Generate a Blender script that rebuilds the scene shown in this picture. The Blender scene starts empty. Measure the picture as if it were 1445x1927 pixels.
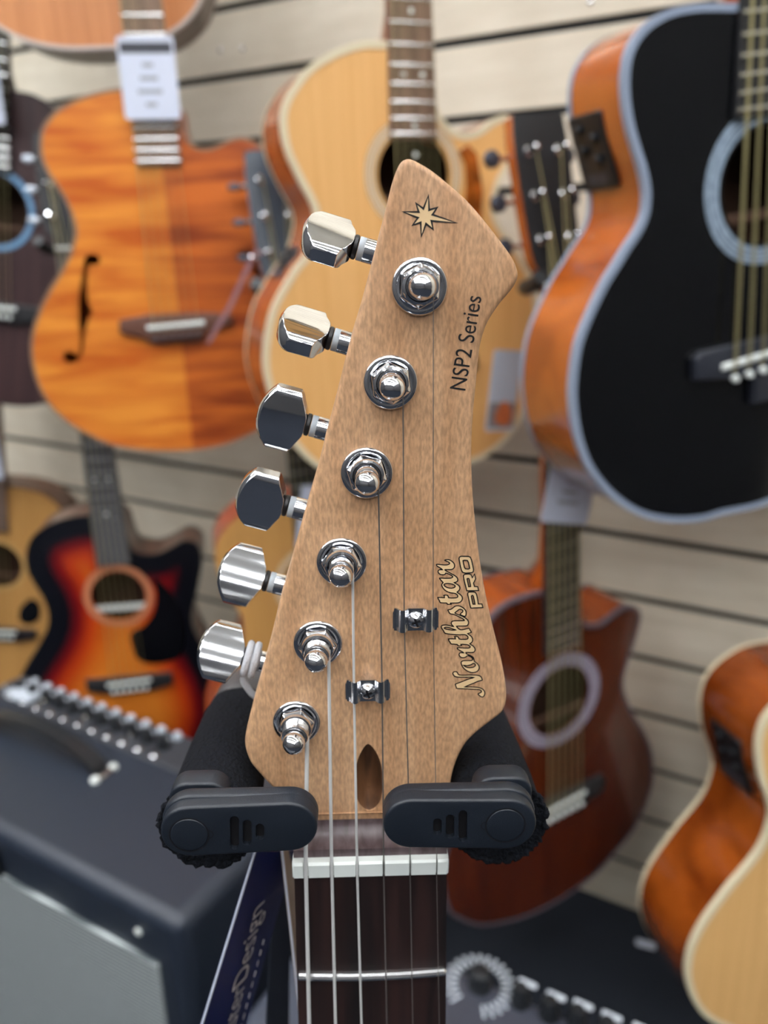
import bpy, bmesh, math, random
from mathutils import Vector, Matrix
from mathutils.geometry import delaunay_2d_cdt
random.seed(7)
scene = bpy.context.scene
COL = scene.collection
rad = math.radians

# ------------------------------------------------------------------ camera, light, exposure
IW, IH, FPX = 1445.0, 1927.0, 1447.0
H = 1.11                                    # eye height above the carpet
PITCH, ROLL = 0.3232, -0.0100
YAW, WALL_D, SLOT0 = 0.5134, 1.1475, 0.3862  # slat wall: heading, distance, first slot above the eye
cp, sp, cr, sr = math.cos(PITCH), math.sin(PITCH), math.cos(ROLL), math.sin(ROLL)
C_R = Vector((cr, sr * sp, sr * cp))
C_U = Vector((-sr, cr * sp, cr * cp))
C_F = Vector((0, cp, -sp))
EYE = Vector((0, 0, H))
cam_d = bpy.data.cameras.new('camera')
cam = bpy.data.objects.new('camera', cam_d)
COL.objects.link(cam)
cam.matrix_world = Matrix(((C_R.x, C_U.x, -C_F.x, EYE.x), (C_R.y, C_U.y, -C_F.y, EYE.y), (C_R.z, C_U.z, -C_F.z, EYE.z), (0, 0, 0, 1)))
cam_d.sensor_fit = 'VERTICAL'
cam_d.sensor_height = 36.0
cam_d.lens = FPX / IH * 36.0
cam_d.clip_start = 0.01
cam_d.dof.use_dof = True
cam_d.dof.focus_distance = 0.192
cam_d.dof.aperture_fstop = 9.5
scene.camera = cam
scene.view_settings.view_transform = 'Standard'
scene.view_settings.look = 'None'
scene.view_settings.gamma = 1.0
scene.view_settings.use_curve_mapping = False
scene.view_settings.exposure = -0.04
LAMP = 27.0                                 # strength of the ceiling light panels
world = bpy.data.worlds.new('world')
scene.world = world
world.use_nodes = True
world.node_tree.nodes['Background'].inputs[0].default_value = (0.8, 0.88, 1.0, 1)
world.node_tree.nodes['Background'].inputs[1].default_value = 0.3

def ray(px, py):
    return C_F + C_R * ((px - IW / 2) / FPX) + C_U * (-(py - IH / 2) / FPX)

def at_fwd(px, py, fwd):                    # point seen at a pixel, a given level distance ahead
    d = ray(px, py)
    return EYE + d * (fwd / d.y)

def at_z(px, py, z):                        # point seen at a pixel on a level surface
    d = ray(px, py)
    return EYE + d * ((z - H) / d.z)

# ------------------------------------------------------------------ materials
def S(r, g, b):
    f = lambda c: (c / 255 / 12.92) if c / 255 <= 0.04045 else ((c / 255 + 0.055) / 1.055) ** 2.4
    return (f(r), f(g), f(b), 1.0)

MATS = {}
def mat(name, col, rough=0.5, metal=0.0, coat=0.0, emit=0.0, bump=0.0, bscale=300.0, spec=0.5, vary=0.0):
    if name in MATS: return MATS[name]
    m = bpy.data.materials.new(name); m.use_nodes = True
    nt = m.node_tree; b = nt.nodes['Principled BSDF']
    b.inputs['Base Color'].default_value = col
    b.inputs['Roughness'].default_value = rough
    b.inputs['Metallic'].default_value = metal
    b.inputs['Coat Weight'].default_value = coat
    b.inputs['Coat Roughness'].default_value = 0.06
    b.inputs['Specular IOR Level'].default_value = spec
    if emit:
        b.inputs['Emission Color'].default_value = col
        b.inputs['Emission Strength'].default_value = emit
    if bump or vary:
        tc = nt.nodes.new('ShaderNodeTexCoord'); n = nt.nodes.new('ShaderNodeTexNoise')
        n.inputs['Scale'].default_value = bscale; n.inputs['Detail'].default_value = 4
        nt.links.new(tc.outputs['Object'], n.inputs['Vector'])
        if bump:
            bp = nt.nodes.new('ShaderNodeBump'); bp.inputs['Strength'].default_value = bump; bp.inputs['Distance'].default_value = 0.002
            nt.links.new(n.outputs['Fac'], bp.inputs['Height']); nt.links.new(bp.outputs['Normal'], b.inputs['Normal'])
        if vary:
            r = nt.nodes.new('ShaderNodeValToRGB')
            r.color_ramp.elements[0].position = 0.3; r.color_ramp.elements[1].position = 0.7
            r.color_ramp.elements[0].color = tuple(c * (1 - vary) for c in col[:3]) + (1,)
            r.color_ramp.elements[1].color = tuple(min(1, c * (1 + vary)) for c in col[:3]) + (1,)
            nt.links.new(n.outputs['Fac'], r.inputs['Fac']); nt.links.new(r.outputs['Color'], b.inputs['Base Color'])
    MATS[name] = m
    return m

def wood(name, c1, c2, scale=(70, 5, 70), rough=0.35, coat=0.3, pos=(0.35, 0.65), c3=None, fleck=0.0, detail=5, dist=0.4, bump=0.0):
    """grain: noise stretched along the object's own axes; c3 adds a slow second tone"""
    if name in MATS: return MATS[name]
    m = bpy.data.materials.new(name); m.use_nodes = True
    nt = m.node_tree; b = nt.nodes['Principled BSDF']; L = nt.links.new
    tc = nt.nodes.new('ShaderNodeTexCoord'); mp = nt.nodes.new('ShaderNodeMapping')
    mp.inputs['Scale'].default_value = scale
    n = nt.nodes.new('ShaderNodeTexNoise'); n.inputs['Scale'].default_value = 1.0
    n.inputs['Detail'].default_value = detail; n.inputs['Distortion'].default_value = dist
    r = nt.nodes.new('ShaderNodeValToRGB')
    r.color_ramp.elements[0].position, r.color_ramp.elements[1].position = pos
    r.color_ramp.elements[0].color = c1; r.color_ramp.elements[1].color = c2
    L(tc.outputs['Object'], mp.inputs['Vector']); L(mp.outputs['Vector'], n.inputs['Vector']); L(n.outputs['Fac'], r.inputs['Fac'])
    out = r.outputs['Color']
    if c3:
        n2 = nt.nodes.new('ShaderNodeTexNoise'); n2.inputs['Scale'].default_value = 9.0; n2.inputs['Detail'].default_value = 2
        L(tc.outputs['Object'], n2.inputs['Vector'])
        r2 = nt.nodes.new('ShaderNodeValToRGB'); r2.color_ramp.elements[0].position = 0.4; r2.color_ramp.elements[1].position = 0.7
        r2.color_ramp.elements[0].color = (0, 0, 0, 1); r2.color_ramp.elements[1].color = (0.6, 0.6, 0.6, 1)
        L(n2.outputs['Fac'], r2.inputs['Fac'])
        mx = nt.nodes.new('ShaderNodeMixRGB'); mx.inputs[2].default_value = c3
        L(r2.outputs['Color'], mx.inputs[0]); L(out, mx.inputs[1]); out = mx.outputs[0]
    if fleck:
        m3 = nt.nodes.new('ShaderNodeMapping'); m3.inputs['Scale'].default_value = (1500, 420, 800)
        n3 = nt.nodes.new('ShaderNodeTexNoise'); n3.inputs['Scale'].default_value = 1.0; n3.inputs['Detail'].default_value = 3
        L(tc.outputs['Object'], m3.inputs['Vector']); L(m3.outputs['Vector'], n3.inputs['Vector'])
        r3 = nt.nodes.new('ShaderNodeValToRGB'); r3.color_ramp.elements[0].position = 0.35; r3.color_ramp.elements[1].position = 0.65
        r3.color_ramp.elements[0].color = (1 - fleck,) * 3 + (1,); r3.color_ramp.elements[1].color = (1, 1, 1, 1)
        L(n3.outputs['Fac'], r3.inputs['Fac'])
        mx = nt.nodes.new('ShaderNodeMixRGB'); mx.blend_type = 'MULTIPLY'; mx.inputs[0].default_value = 1.0
        L(out, mx.inputs[1]); L(r3.outputs['Color'], mx.inputs[2]); out = mx.outputs[0]
    L(out, b.inputs['Base Color'])
    b.inputs['Roughness'].default_value = rough
    b.inputs['Coat Weight'].default_value = coat
    b.inputs['Coat Roughness'].default_value = 0.05
    if bump:
        bp = nt.nodes.new('ShaderNodeBump'); bp.inputs['Strength'].default_value = bump; bp.inputs['Distance'].default_value = 0.001
        L(n.outputs['Fac'], bp.inputs['Height']); L(bp.outputs['Normal'], b.inputs['Normal'])
    MATS[name] = m
    return m

def flame_maple(name):                      # book-matched flamed maple: stripes across the grain, one half redder
    m = bpy.data.materials.new(name); m.use_nodes = True
    nt = m.node_tree; b = nt.nodes['Principled BSDF']; L = nt.links.new
    tc = nt.nodes.new('ShaderNodeTexCoord'); sx = nt.nodes.new('ShaderNodeSeparateXYZ'); L(tc.outputs['Object'], sx.inputs[0])
    mp = nt.nodes.new('ShaderNodeMapping'); mp.inputs['Scale'].default_value = (5, 46, 5)
    n = nt.nodes.new('ShaderNodeTexNoise'); n.inputs['Scale'].default_value = 1; n.inputs['Detail'].default_value = 3; n.inputs['Distortion'].default_value = 0.6
    L(tc.outputs['Object'], mp.inputs['Vector']); L(mp.outputs['Vector'], n.inputs['Vector'])
    cols = []
    for a, c in (((S(190, 92, 28)), S(226, 142, 54)), (S(136, 56, 22), S(204, 106, 40))):
        r = nt.nodes.new('ShaderNodeValToRGB'); r.color_ramp.elements[0].position = 0.36; r.color_ramp.elements[1].position = 0.62
        r.color_ramp.elements[0].color = a; r.color_ramp.elements[1].color = c
        L(n.outputs['Fac'], r.inputs['Fac']); cols.append(r)
    gt = nt.nodes.new('ShaderNodeMath'); gt.operation = 'GREATER_THAN'; gt.inputs[1].default_value = 0.004
    L(sx.outputs['X'], gt.inputs[0])
    mx = nt.nodes.new('ShaderNodeMixRGB'); L(gt.outputs[0], mx.inputs[0]); L(cols[0].outputs[0], mx.inputs[1]); L(cols[1].outputs[0], mx.inputs[2])
    L(mx.outputs[0], b.inputs['Base Color'])
    b.inputs['Roughness'].default_value = 0.32; b.inputs['Coat Weight'].default_value = 0.25
    MATS[name] = m
    return m

def sunburst(name):                         # lacquer shaded by real distance from the rim (stored on the mesh)
    m = bpy.data.materials.new(name); m.use_nodes = True
    nt = m.node_tree; b = nt.nodes['Principled BSDF']; L = nt.links.new
    a = nt.nodes.new('ShaderNodeAttribute'); a.attribute_name = 'rim'
    r = nt.nodes.new('ShaderNodeValToRGB'); e = r.color_ramp.elements
    e[0].position = 0.0; e[0].color = S(12, 14, 22)
    e[1].position = 1.0; e[1].color = S(222, 128, 42)
    for p, c in ((0.27, S(13, 14, 22)), (0.42, S(120, 12, 18)), (0.58, S(190, 60, 18)), (0.76, S(206, 98, 28))):
        x = e.new(p); x.color = c
    mu = nt.nodes.new('ShaderNodeMath'); mu.operation = 'MULTIPLY'; mu.inputs[1].default_value = 1 / 0.125
    L(a.outputs['Fac'], mu.inputs[0]); L(mu.outputs[0], r.inputs['Fac']); L(r.outputs['Color'], b.inputs['Base Color'])
    b.inputs['Roughness'].default_value = 0.3; b.inputs['Coat Weight'].default_value = 0.3
    MATS[name] = m
    return m

M_chrome = mat('chrome', (0.86, 0.87, 0.9, 1), 0.07, 1.0)
M_steel = mat('polished_steel', (0.72, 0.73, 0.75, 1), 0.2, 1.0)
M_string = mat('wound_string', S(226, 226, 224), 0.38, 0.3)
M_wind = mat('string_wrap', (0.82, 0.82, 0.83, 1), 0.22, 1.0)
M_plain = mat('plain_string', S(120, 116, 112), 0.35, 0.6)
M_bronze = mat('bronze_string', S(176, 166, 120), 0.45, 0.6)
M_fretw = mat('fret_wire', (0.85, 0.86, 0.87, 1), 0.25, 1.0)
M_black = mat('black_plastic', S(22, 25, 29), 0.4)
M_gate = mat('matte_black_plastic', S(22, 28, 37), 0.42, bump=0.08, bscale=2500)
M_ink = mat('black_ink', S(14, 13, 16), 0.5)
M_cream = mat('cream_ink', S(222, 190, 144), 0.5)
M_bone = mat('bone_white', S(232, 238, 234), 0.35)
M_white = mat('white_card', S(206, 213, 230), 0.5)
M_grey_pr = mat('grey_print', S(150, 155, 165), 0.6)
M_dark_pr = mat('dark_print', S(52, 54, 62), 0.5)
M_suede = mat('black_suede', S(13, 16, 23), 0.95, bump=0.9, bscale=900, spec=0.2, vary=0.5)
M_greyring = mat('grey_nylon', S(168, 178, 186), 0.5)
M_maple = wood('roasted_maple', S(190, 144, 104), S(218, 176, 136), (140, 10, 60), 0.5, 0.0, (0.3, 0.7), c3=S(178, 130, 90), fleck=0.34, bump=0.05)
M_rose = wood('rosewood', S(17, 11, 11), S(48, 28, 25), (220, 12, 60), 0.5, 0.0, (0.35, 0.75))
M_rose_sheen = wood('rosewood_sheen', S(72, 58, 60), S(104, 90, 92), (400, 120, 200), 0.35, 0.0, (0.35, 0.7))  # rosewood lightened: the grey sheen on the scooped end is in its colour
M_board = wood('fingerboard_brown', S(92, 66, 54), S(128, 98, 82), (120, 8, 60), 0.5, 0.0)
M_ebony = mat('ebony_board', S(40, 40, 42), 0.42)
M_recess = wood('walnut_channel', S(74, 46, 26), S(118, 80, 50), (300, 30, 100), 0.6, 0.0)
M_hole = mat('soundbox_inside', S(70, 46, 30), 0.8)

# ------------------------------------------------------------------ mesh helpers
def smooth_poly(pts, n=6, closed=True):     # Catmull-Rom through the points
    out = []; N = len(pts)
    for i in range(N if closed else N - 1):
        g = (lambda k: pts[k % N]) if closed else (lambda k: pts[max(0, min(N - 1, k))])
        p0, p1, p2, p3 = (Vector(g(i + k)) for k in (-1, 0, 1, 2))
        for j in range(n):
            t = j / n
            out.append(0.5 * ((2 * p1) + (p2 - p0) * t + (2 * p0 - 5 * p1 + 4 * p2 - p3) * t * t + (3 * p1 - p0 - 3 * p2 + p3) * t ** 3))
    if not closed: out.append(Vector(pts[-1]))
    return out

def area2(p):
    return sum(p[i][0] * p[(i + 1) % len(p)][1] - p[(i + 1) % len(p)][0] * p[i][1] for i in range(len(p))) / 2

def ccw(p):
    p = [Vector((q[0], q[1])) for q in p]
    return p if area2(p) > 0 else p[::-1]

def offset(p, d):                           # move a ccw outline inwards by d
    n = len(p); out = []
    for i in range(n):
        a, b, c = p[i - 1], p[i], p[(i + 1) % n]
        t1 = (b - a); t2 = (c - b)
        if t1.length < 1e-9: t1 = t2
        if t2.length < 1e-9: t2 = t1
        t1.normalize(); t2.normalize()
        n1 = Vector((-t1.y, t1.x)); n2 = Vector((-t2.y, t2.x)); m = n1 + n2
        if m.length < 1e-6: m = n1
        m.normalize()
        out.append(b + m * (d / max(0.45, m.dot(n1))))
    return out

def circle(c, r, n=32, ry=None, a0=0.0):
    ry = ry or r
    return [Vector((c[0] + r * math.cos(a0 + 2 * math.pi * i / n), c[1] + ry * math.sin(a0 + 2 * math.pi * i / n))) for i in range(n)]

def pill(c1, c2, r1, r2, n=14):
    c1, c2 = Vector(c1[:2]), Vector(c2[:2]); a = math.atan2(c2.y - c1.y, c2.x - c1.x)
    return [c2 + Vector((math.cos(a + t), math.sin(a + t))) * r2 for t in [(-0.5 + i / n) * math.pi for i in range(n + 1)]] + \
           [c1 + Vector((math.cos(a + t), math.sin(a + t))) * r1 for t in [(0.5 + i / n) * math.pi for i in range(n + 1)]]

def rrect(x0, y0, x1, y1, r, n=5):
    out = []
    for cx, cy, a in ((x1 - r, y0 + r, -90), (x1 - r, y1 - r, 0), (x0 + r, y1 - r, 90), (x0 + r, y0 + r, 180)):
        out += [Vector((cx + r * math.cos(rad(a + 90 * i / n)), cy + r * math.sin(rad(a + 90 * i / n)))) for i in range(n + 1)]
    return out

def inside(p, poly):
    r = False; n = len(poly); x, y = p
    for i in range(n):
        a, b = poly[i], poly[i - 1]
        if (a[1] > y) != (b[1] > y) and x < (b[0] - a[0]) * (y - a[1]) / (b[1] - a[1]) + a[0]: r = not r
    return r

class MB:
    def __init__(s): s.v = []; s.f = []
    def add(s, vs, fs):
        o = len(s.v); s.v += [Vector(p) for p in vs]; s.f += [tuple(i + o for i in f) for f in fs]; return s
    def face2d(s, outer, holes=(), z=0.0, up=True, grid=0.0):
        pts = list(outer); edges = [(i, (i + 1) % len(outer)) for i in range(len(outer))]
        for h in holes:
            o = len(pts); pts += list(h); edges += [(o + i, o + (i + 1) % len(h)) for i in range(len(h))]
        if grid:
            xs = [p[0] for p in outer]; ys = [p[1] for p in outer]
            x = min(xs)
            while x < max(xs):
                y = min(ys)
                while y < max(ys):
                    if inside((x, y), outer) and not any(inside((x, y), h) for h in holes): pts.append(Vector((x, y)))
                    y += grid
                x += grid
        vs, _, fs, _, _, _ = delaunay_2d_cdt([Vector((p[0], p[1])) for p in pts], edges, [], 1, 1e-7)
        out = []
        for f in fs:
            if holes:
                cx_ = sum(vs[k].x for k in f) / len(f); cy_ = sum(vs[k].y for k in f) / len(f)
                if any(inside((cx_, cy_), h) for h in holes): continue
            a = sum(vs[f[i]].x * vs[f[(i + 1) % len(f)]].y - vs[f[(i + 1) % len(f)]].x * vs[f[i]].y for i in range(len(f)))
            out.append(tuple(f) if (a > 0) == up else tuple(f[::-1]))
        return s.add([(p.x, p.y, z) for p in vs], out)
    def strip(s, la, lb, closed=True):      # two equal rings of 3-D points
        n = len(la); m = n if closed else n - 1
        return s.add(list(la) + list(lb), [(i, (i + 1) % n, n + (i + 1) % n, n + i) for i in range(m)])
    def plate(s, outer, z0, z1, holes=(), bevel=0.0, seg=3, grid=0.0, back_bevel=True, bottom=True):
        outer = ccw(outer); holes = [ccw(h) for h in holes]
        rings = []
        prof = []
        if bevel:
            if back_bevel: prof += [(bevel * (1 - math.sin(a)), z0 + bevel * (1 - math.cos(a))) for a in [i / seg * math.pi / 2 for i in range(seg + 1)]]
            else: prof += [(0, z0)]
            prof += [(bevel * (1 - math.cos(a)), z1 - bevel * (1 - math.sin(a))) for a in [i / seg * math.pi / 2 for i in range(seg + 1)]]
        else: prof = [(0, z0), (0, z1)]
        for d, z in prof:
            o = offset(outer, d) if d > 1e-9 else outer
            rings.append([Vector((p.x, p.y, z)) for p in o])
        for a, b in zip(rings, rings[1:]): s.strip(a, b)
        s.face2d([Vector((p.x, p.y)) for p in rings[-1]], holes, z1, True, grid)
        if bottom: s.face2d([Vector((p.x, p.y)) for p in rings[0]], holes, z0, False)
        for h in holes: s.strip([Vector((p.x, p.y, z1)) for p in h], [Vector((p.x, p.y, z0)) for p in h])
        return s
    def box(s, x0, y0, z0, x1, y1, z1):
        return s.add([(x0, y0, z0), (x1, y0, z0), (x1, y1, z0), (x0, y1, z0), (x0, y0, z1), (x1, y0, z1), (x1, y1, z1), (x0, y1, z1)],
                     [(3, 2, 1, 0), (4, 5, 6, 7), (0, 1, 5, 4), (1, 2, 6, 5), (2, 3, 7, 6), (3, 0, 4, 7)])
    def tube(s, path, r, n=10, caps=True, closed=False):
        path = [Vector(p) for p in path]; N = len(path)
        rr = r if isinstance(r, (list, tuple)) else [r] * N
        rings = []; up = None
        for i, p in enumerate(path):
            a = path[(i - 1) % N] if (closed or i > 0) else p
            b = path[(i + 1) % N] if (closed or i < N - 1) else p
            t = (b - a).normalized()
            if up is None: up = t.orthogonal().normalized()
            up = (up - t * up.dot(t)).normalized(); sd = t.cross(up)
            rings.append([p + (up * math.cos(2 * math.pi * k / n) + sd * math.sin(2 * math.pi * k / n)) * rr[i] for k in range(n)])
        o = len(s.v)
        for g in rings: s.v += g
        for i in range(N if closed else N - 1):
            j = (i + 1) % N
            for k in range(n): s.f.append((o + i * n + k, o + i * n + (k + 1) % n, o + j * n + (k + 1) % n, o + j * n + k))
        if caps and not closed:
            s.f.append(tuple(o + k for k in range(n))[::-1]); s.f.append(tuple(o + (N - 1) * n + k for k in range(n)))
        return s
    def lathe(s, prof, c=(0, 0, 0), ax=(0, 0, 1), n=24, wob=None):   # prof = [(radius, height)]
        c = Vector(c); ax = Vector(ax).normalized(); e1 = ax.orthogonal().normalized(); e2 = ax.cross(e1)
        o = len(s.v)
        for j, (r, h) in enumerate(prof):
            for k in range(n):
                a = 2 * math.pi * k / n; q = r * (1 + (wob(j, k) if wob else 0))
                s.v.append(c + ax * h + (e1 * math.cos(a) + e2 * math.sin(a)) * q)
        for j in range(len(prof) - 1):
            for k in range(n): s.f.append((o + j * n + k, o + j * n + (k + 1) % n, o + (j + 1) * n + (k + 1) % n, o + (j + 1) * n + k))
        if prof[0][0] > 1e-7: s.f.append(tuple(o + k for k in range(n))[::-1])
        if prof[-1][0] > 1e-7: s.f.append(tuple(o + (len(prof) - 1) * n + k for k in range(n)))
        return s
    def ribbon(s, pts, w, z, closed=True):  # flat stroke along a polyline
        n = len(pts); L = []; R = []
        for i in range(n):
            a = pts[i - 1] if (closed or i) else pts[i]; b = pts[(i + 1) % n] if (closed or i < n - 1) else pts[i]
            c = pts[i]; t1 = Vector(c) - Vector(a); t2 = Vector(b) - Vector(c)
            if t1.length < 1e-9: t1 = t2
            if t2.length < 1e-9: t2 = t1
            t1.normalize(); t2.normalize(); n1 = Vector((-t1.y, t1.x)); m = n1 + Vector((-t2.y, t2.x))
            if m.length < 0.05: m = n1
            m.normalize(); k = w / 2 / max(0.5, m.dot(n1))
            L.append((c[0] + m.x * k, c[1] + m.y * k, z)); R.append((c[0] - m.x * k, c[1] - m.y * k, z))
        s.strip(R, L, closed)
        return s
    def xf(s, M):
        s.v = [M @ p for p in s.v]; return s
    def build(s, name, m, parent=None, smooth=True, angle=35, bevel=0.0, merge=True, rim=None):
        me = bpy.data.meshes.new(name)
        me.from_pydata([tuple(p) for p in s.v], [], s.f)
        bm = bmesh.new(); bm.from_mesh(me)
        if merge: bmesh.ops.remove_doubles(bm, verts=bm.verts, dist=1e-6)
        bmesh.ops.recalc_face_normals(bm, faces=bm.faces)
        bm.to_mesh(me); bm.free()
        if smooth:
            me.shade_smooth(); me.set_sharp_from_angle(angle=rad(angle))
        if rim:
            a = me.attributes.new('rim', 'FLOAT', 'POINT')
            for i, v in enumerate(me.vertices):
                a.data[i].value = min(seg_dist(v.co, rim[k - 1], rim[k]) for k in range(len(rim)))
        if m: me.materials.append(m)
        o = bpy.data.objects.new(name, me); COL.objects.link(o)
        if parent: o.parent = parent
        if bevel:
            b = o.modifiers.new('bevel', 'BEVEL'); b.width = bevel; b.segments = 2; b.limit_method = 'ANGLE'; b.angle_limit = rad(40)
        return o

def seg_dist(p, a, b):
    dx, dy = b[0] - a[0], b[1] - a[1]; l = dx * dx + dy * dy
    t = 0 if l == 0 else max(0, min(1, ((p[0] - a[0]) * dx + (p[1] - a[1]) * dy) / l))
    return math.hypot(p[0] - a[0] - t * dx, p[1] - a[1] - t * dy)

def tag(o, label, cat, group=None, kind=None):
    if label: o['label'] = label
    if cat: o['category'] = cat
    if group: o['group'] = group
    if kind: o['kind'] = kind
    return o

def empty(name, M=None):
    o = bpy.data.objects.new(name, None); COL.objects.link(o); o.empty_display_size = 0.05
    if M is not None: o.matrix_world = M
    return o

def struct(o):
    o['kind'] = 'structure'; return o

class Frame:                                # local axes of a flat thing: U right, V up along the neck, N out of its face
    def __init__(s, O, U, V, N):
        s.O, s.U, s.V, s.N = O, U, V, N
        s.M = Matrix(((U.x, V.x, N.x, O.x), (U.y, V.y, N.y, O.y), (U.z, V.z, N.z, O.z), (0, 0, 0, 1)))
        s.I = s.M.inverted()
    def at(s, px, py, w=0.0):               # pixel -> local point on the plane at height w over the face
        d = ray(px, py); q = s.O + s.N * w
        return s.I @ (EYE + d * ((q - EYE).dot(s.N) / d.dot(s.N)))
    def uv(s, px, py, w=0.0):
        p = s.at(px, py, w); return Vector((p.x, p.y))

def frame_from(anchor, upper, fwd, phi, lean=0.0):
    N = Vector((math.sin(rad(phi)) * math.cos(rad(lean)), -math.cos(rad(phi)) * math.cos(rad(lean)), math.sin(rad(lean))))
    O = at_fwd(anchor[0], anchor[1], fwd)
    d = ray(*upper); P = EYE + d * ((O - EYE).dot(N) / d.dot(N))
    V = (P - O).normalized(); U = V.cross(N).normalized()
    return Frame(O, U, V, N)

# ------------------------------------------------------------------ the room
T_W = Vector((math.cos(YAW), -math.sin(YAW), 0))    # along the slat wall, to the right
N_W = Vector((math.sin(YAW), math.cos(YAW), 0))     # into the slat wall
W0 = N_W * WALL_D
CEIL = 2.95
M_wall = Matrix(((T_W.x, N_W.x, 0, W0.x), (T_W.y, N_W.y, 0, W0.y), (0, 0, 1, 0), (0, 0, 0, 1)))
M_slat = wood('greige_laminate', S(206, 196, 176), S(222, 213, 194), (5, 60, 40), 0.55, 0.0, (0.3, 0.7), c3=S(198, 187, 166), detail=3)
M_carpet = mat('dark_carpet', S(38, 42, 50), 0.95, bump=0.6, bscale=500, vary=0.3, spec=0.2)
M_paint = mat('grey_paint', S(74, 74, 76), 0.7)
M_ceilm = mat('white_ceiling', S(225, 225, 222), 0.8)

wall = struct(MB().box(-3.6, 0.005, 0, 2.6, 0.05, CEIL).build('wall_back', mat('slot_shade', S(16, 18, 20), 0.7), smooth=False))  # backing painted black for the shade a deep slot would hold
wall.matrix_world = M_wall
zs = [H + SLOT0 + 0.1 * k for k in range(-20, 20)]
slat_me = None
for z in zs:
    lo, hi = z + 0.0058, z + 0.0942
    if hi < 0.02 or lo > CEIL: continue
    if lo < 0: lo = 0.0
    hi = min(hi, CEIL)
    s = MB().box(-3.6, 0.0, lo - z, 2.6, 0.0055, hi - z).build('slat', M_slat, wall, smooth=False)
    s.location.z = z
    if abs(z - (H + SLOT0)) < 0.001:        # the two screw holes in this board
        pass
for px, py in ((415, 95), (457, 92), (1111, 4)):
    d = ray(px, py); P = EYE + d * ((WALL_D) / d.dot(N_W)); q = M_wall.inverted() @ P
    MB().lathe([(0.0035, 0), (0.0035, 0.001), (0.002, 0.0016), (0, 0.0016)], (q.x, -0.0002, q.z), (0, -1, 0), 12).build('screw', M_steel, wall)

def room(x, y): return T_W * x + N_W * y
fl = MB(); c = [room(-3.6, 1.19), room(2.6, 1.19), room(2.6, -3.2), room(-3.6, -3.2)]
struct(fl.add([(p.x, p.y, z) for z in (0, -0.05) for p in c], [(3, 2, 1, 0), (4, 5, 6, 7), (0, 1, 5, 4), (1, 2, 6, 5), (2, 3, 7, 6), (3, 0, 4, 7)]).build('floor', M_carpet, smooth=False))
struct(MB().add([(p.x, p.y, z) for z in (CEIL, CEIL + 0.05) for p in c], [(3, 2, 1, 0), (4, 5, 6, 7), (0, 1, 5, 4), (1, 2, 6, 5), (2, 3, 7, 6), (3, 0, 4, 7)]).build('ceiling', M_ceilm, smooth=False))
for nm, bx in (('wall_left', (-3.65, -3.2, 0, -3.6, WALL_D + 0.05, CEIL)), ('wall_right', (2.6, -3.2, 0, 2.65, WALL_D + 0.05, CEIL)), ('wall_front', (-3.65, -3.25, 0, 2.65, -3.2, CEIL))):
    y0, y1 = bx[1] - WALL_D, bx[4] - WALL_D
    o = MB().box(bx[0], y0, bx[2], bx[3], y1, bx[5]).build(nm, M_paint, smooth=False); o.matrix_world = M_wall; struct(o)
# ceiling light battens: two lines of tubes running along the wall, more behind the camera
M_lamp = mat('lit_diffuser', (0.97, 0.985, 1.0, 1), 0.5, emit=LAMP)
M_house = mat('white_enamel', S(235, 235, 235), 0.4)
li = 0
for row, y in enumerate((0.35, -0.55, -1.45, -2.4)):
    for x in (-2.6, -1.1, 0.4, 1.9):
        e = empty('ceiling_light', M_wall @ Matrix.Translation((x, y - WALL_D, CEIL)))
        MB().box(-0.62, -0.09, -0.04, 0.62, 0.09, 0).build('housing', M_house, e, smooth=False)
        for k in (-0.045, 0.045):
            MB().tube([(-0.6, k, -0.055), (0.6, k, -0.055)], 0.024, 12).build('tube', M_lamp, e)
        tag(e, 'white twin-tube batten light on the ceiling', 'light', 'ceiling batten lights')
        li += 1

# ------------------------------------------------------------------ acoustic guitars on the wall
GEN = [(0, .345), (.05, .345), (.1, .335), (.135, .305), (.145, .27), (.138, .225), (.122, .185), (.118, .16), (.128, .12), (.16, .07), (.187, .02), (.197, -.02), (.193, -.06), (.17, -.105), (.125, -.135), (.065, -.15)]
def gen_outline(sx=1.0, sv=1.0, dv=0.0):
    h = [(u * sx, v * sv + dv) for u, v in GEN]
    return h + [(0, -.153 * sv + dv)] + [(-u, v) for u, v in h[:0:-1]]

def headstock_outline(w0, w1, L, top):
    half = [(w0 / 2, 0), (w0 / 2 + .004, .012), (w1 / 2 - .003, .035), (w1 / 2, L * .75), (w1 / 2 - .002, L - .012)]
    if top == 'point': tp = [(w1 * .28, L - .002), (0, L + .004)]
    elif top == 'flat': tp = [(w1 * .42, L), (0, L)]
    else: tp = [(w1 * .36, L), (w1 * .18, L - .008), (0, L - .002)]
    h = half + tp
    return h + [(-u, v) for u, v in h[-2::-1]]

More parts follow.
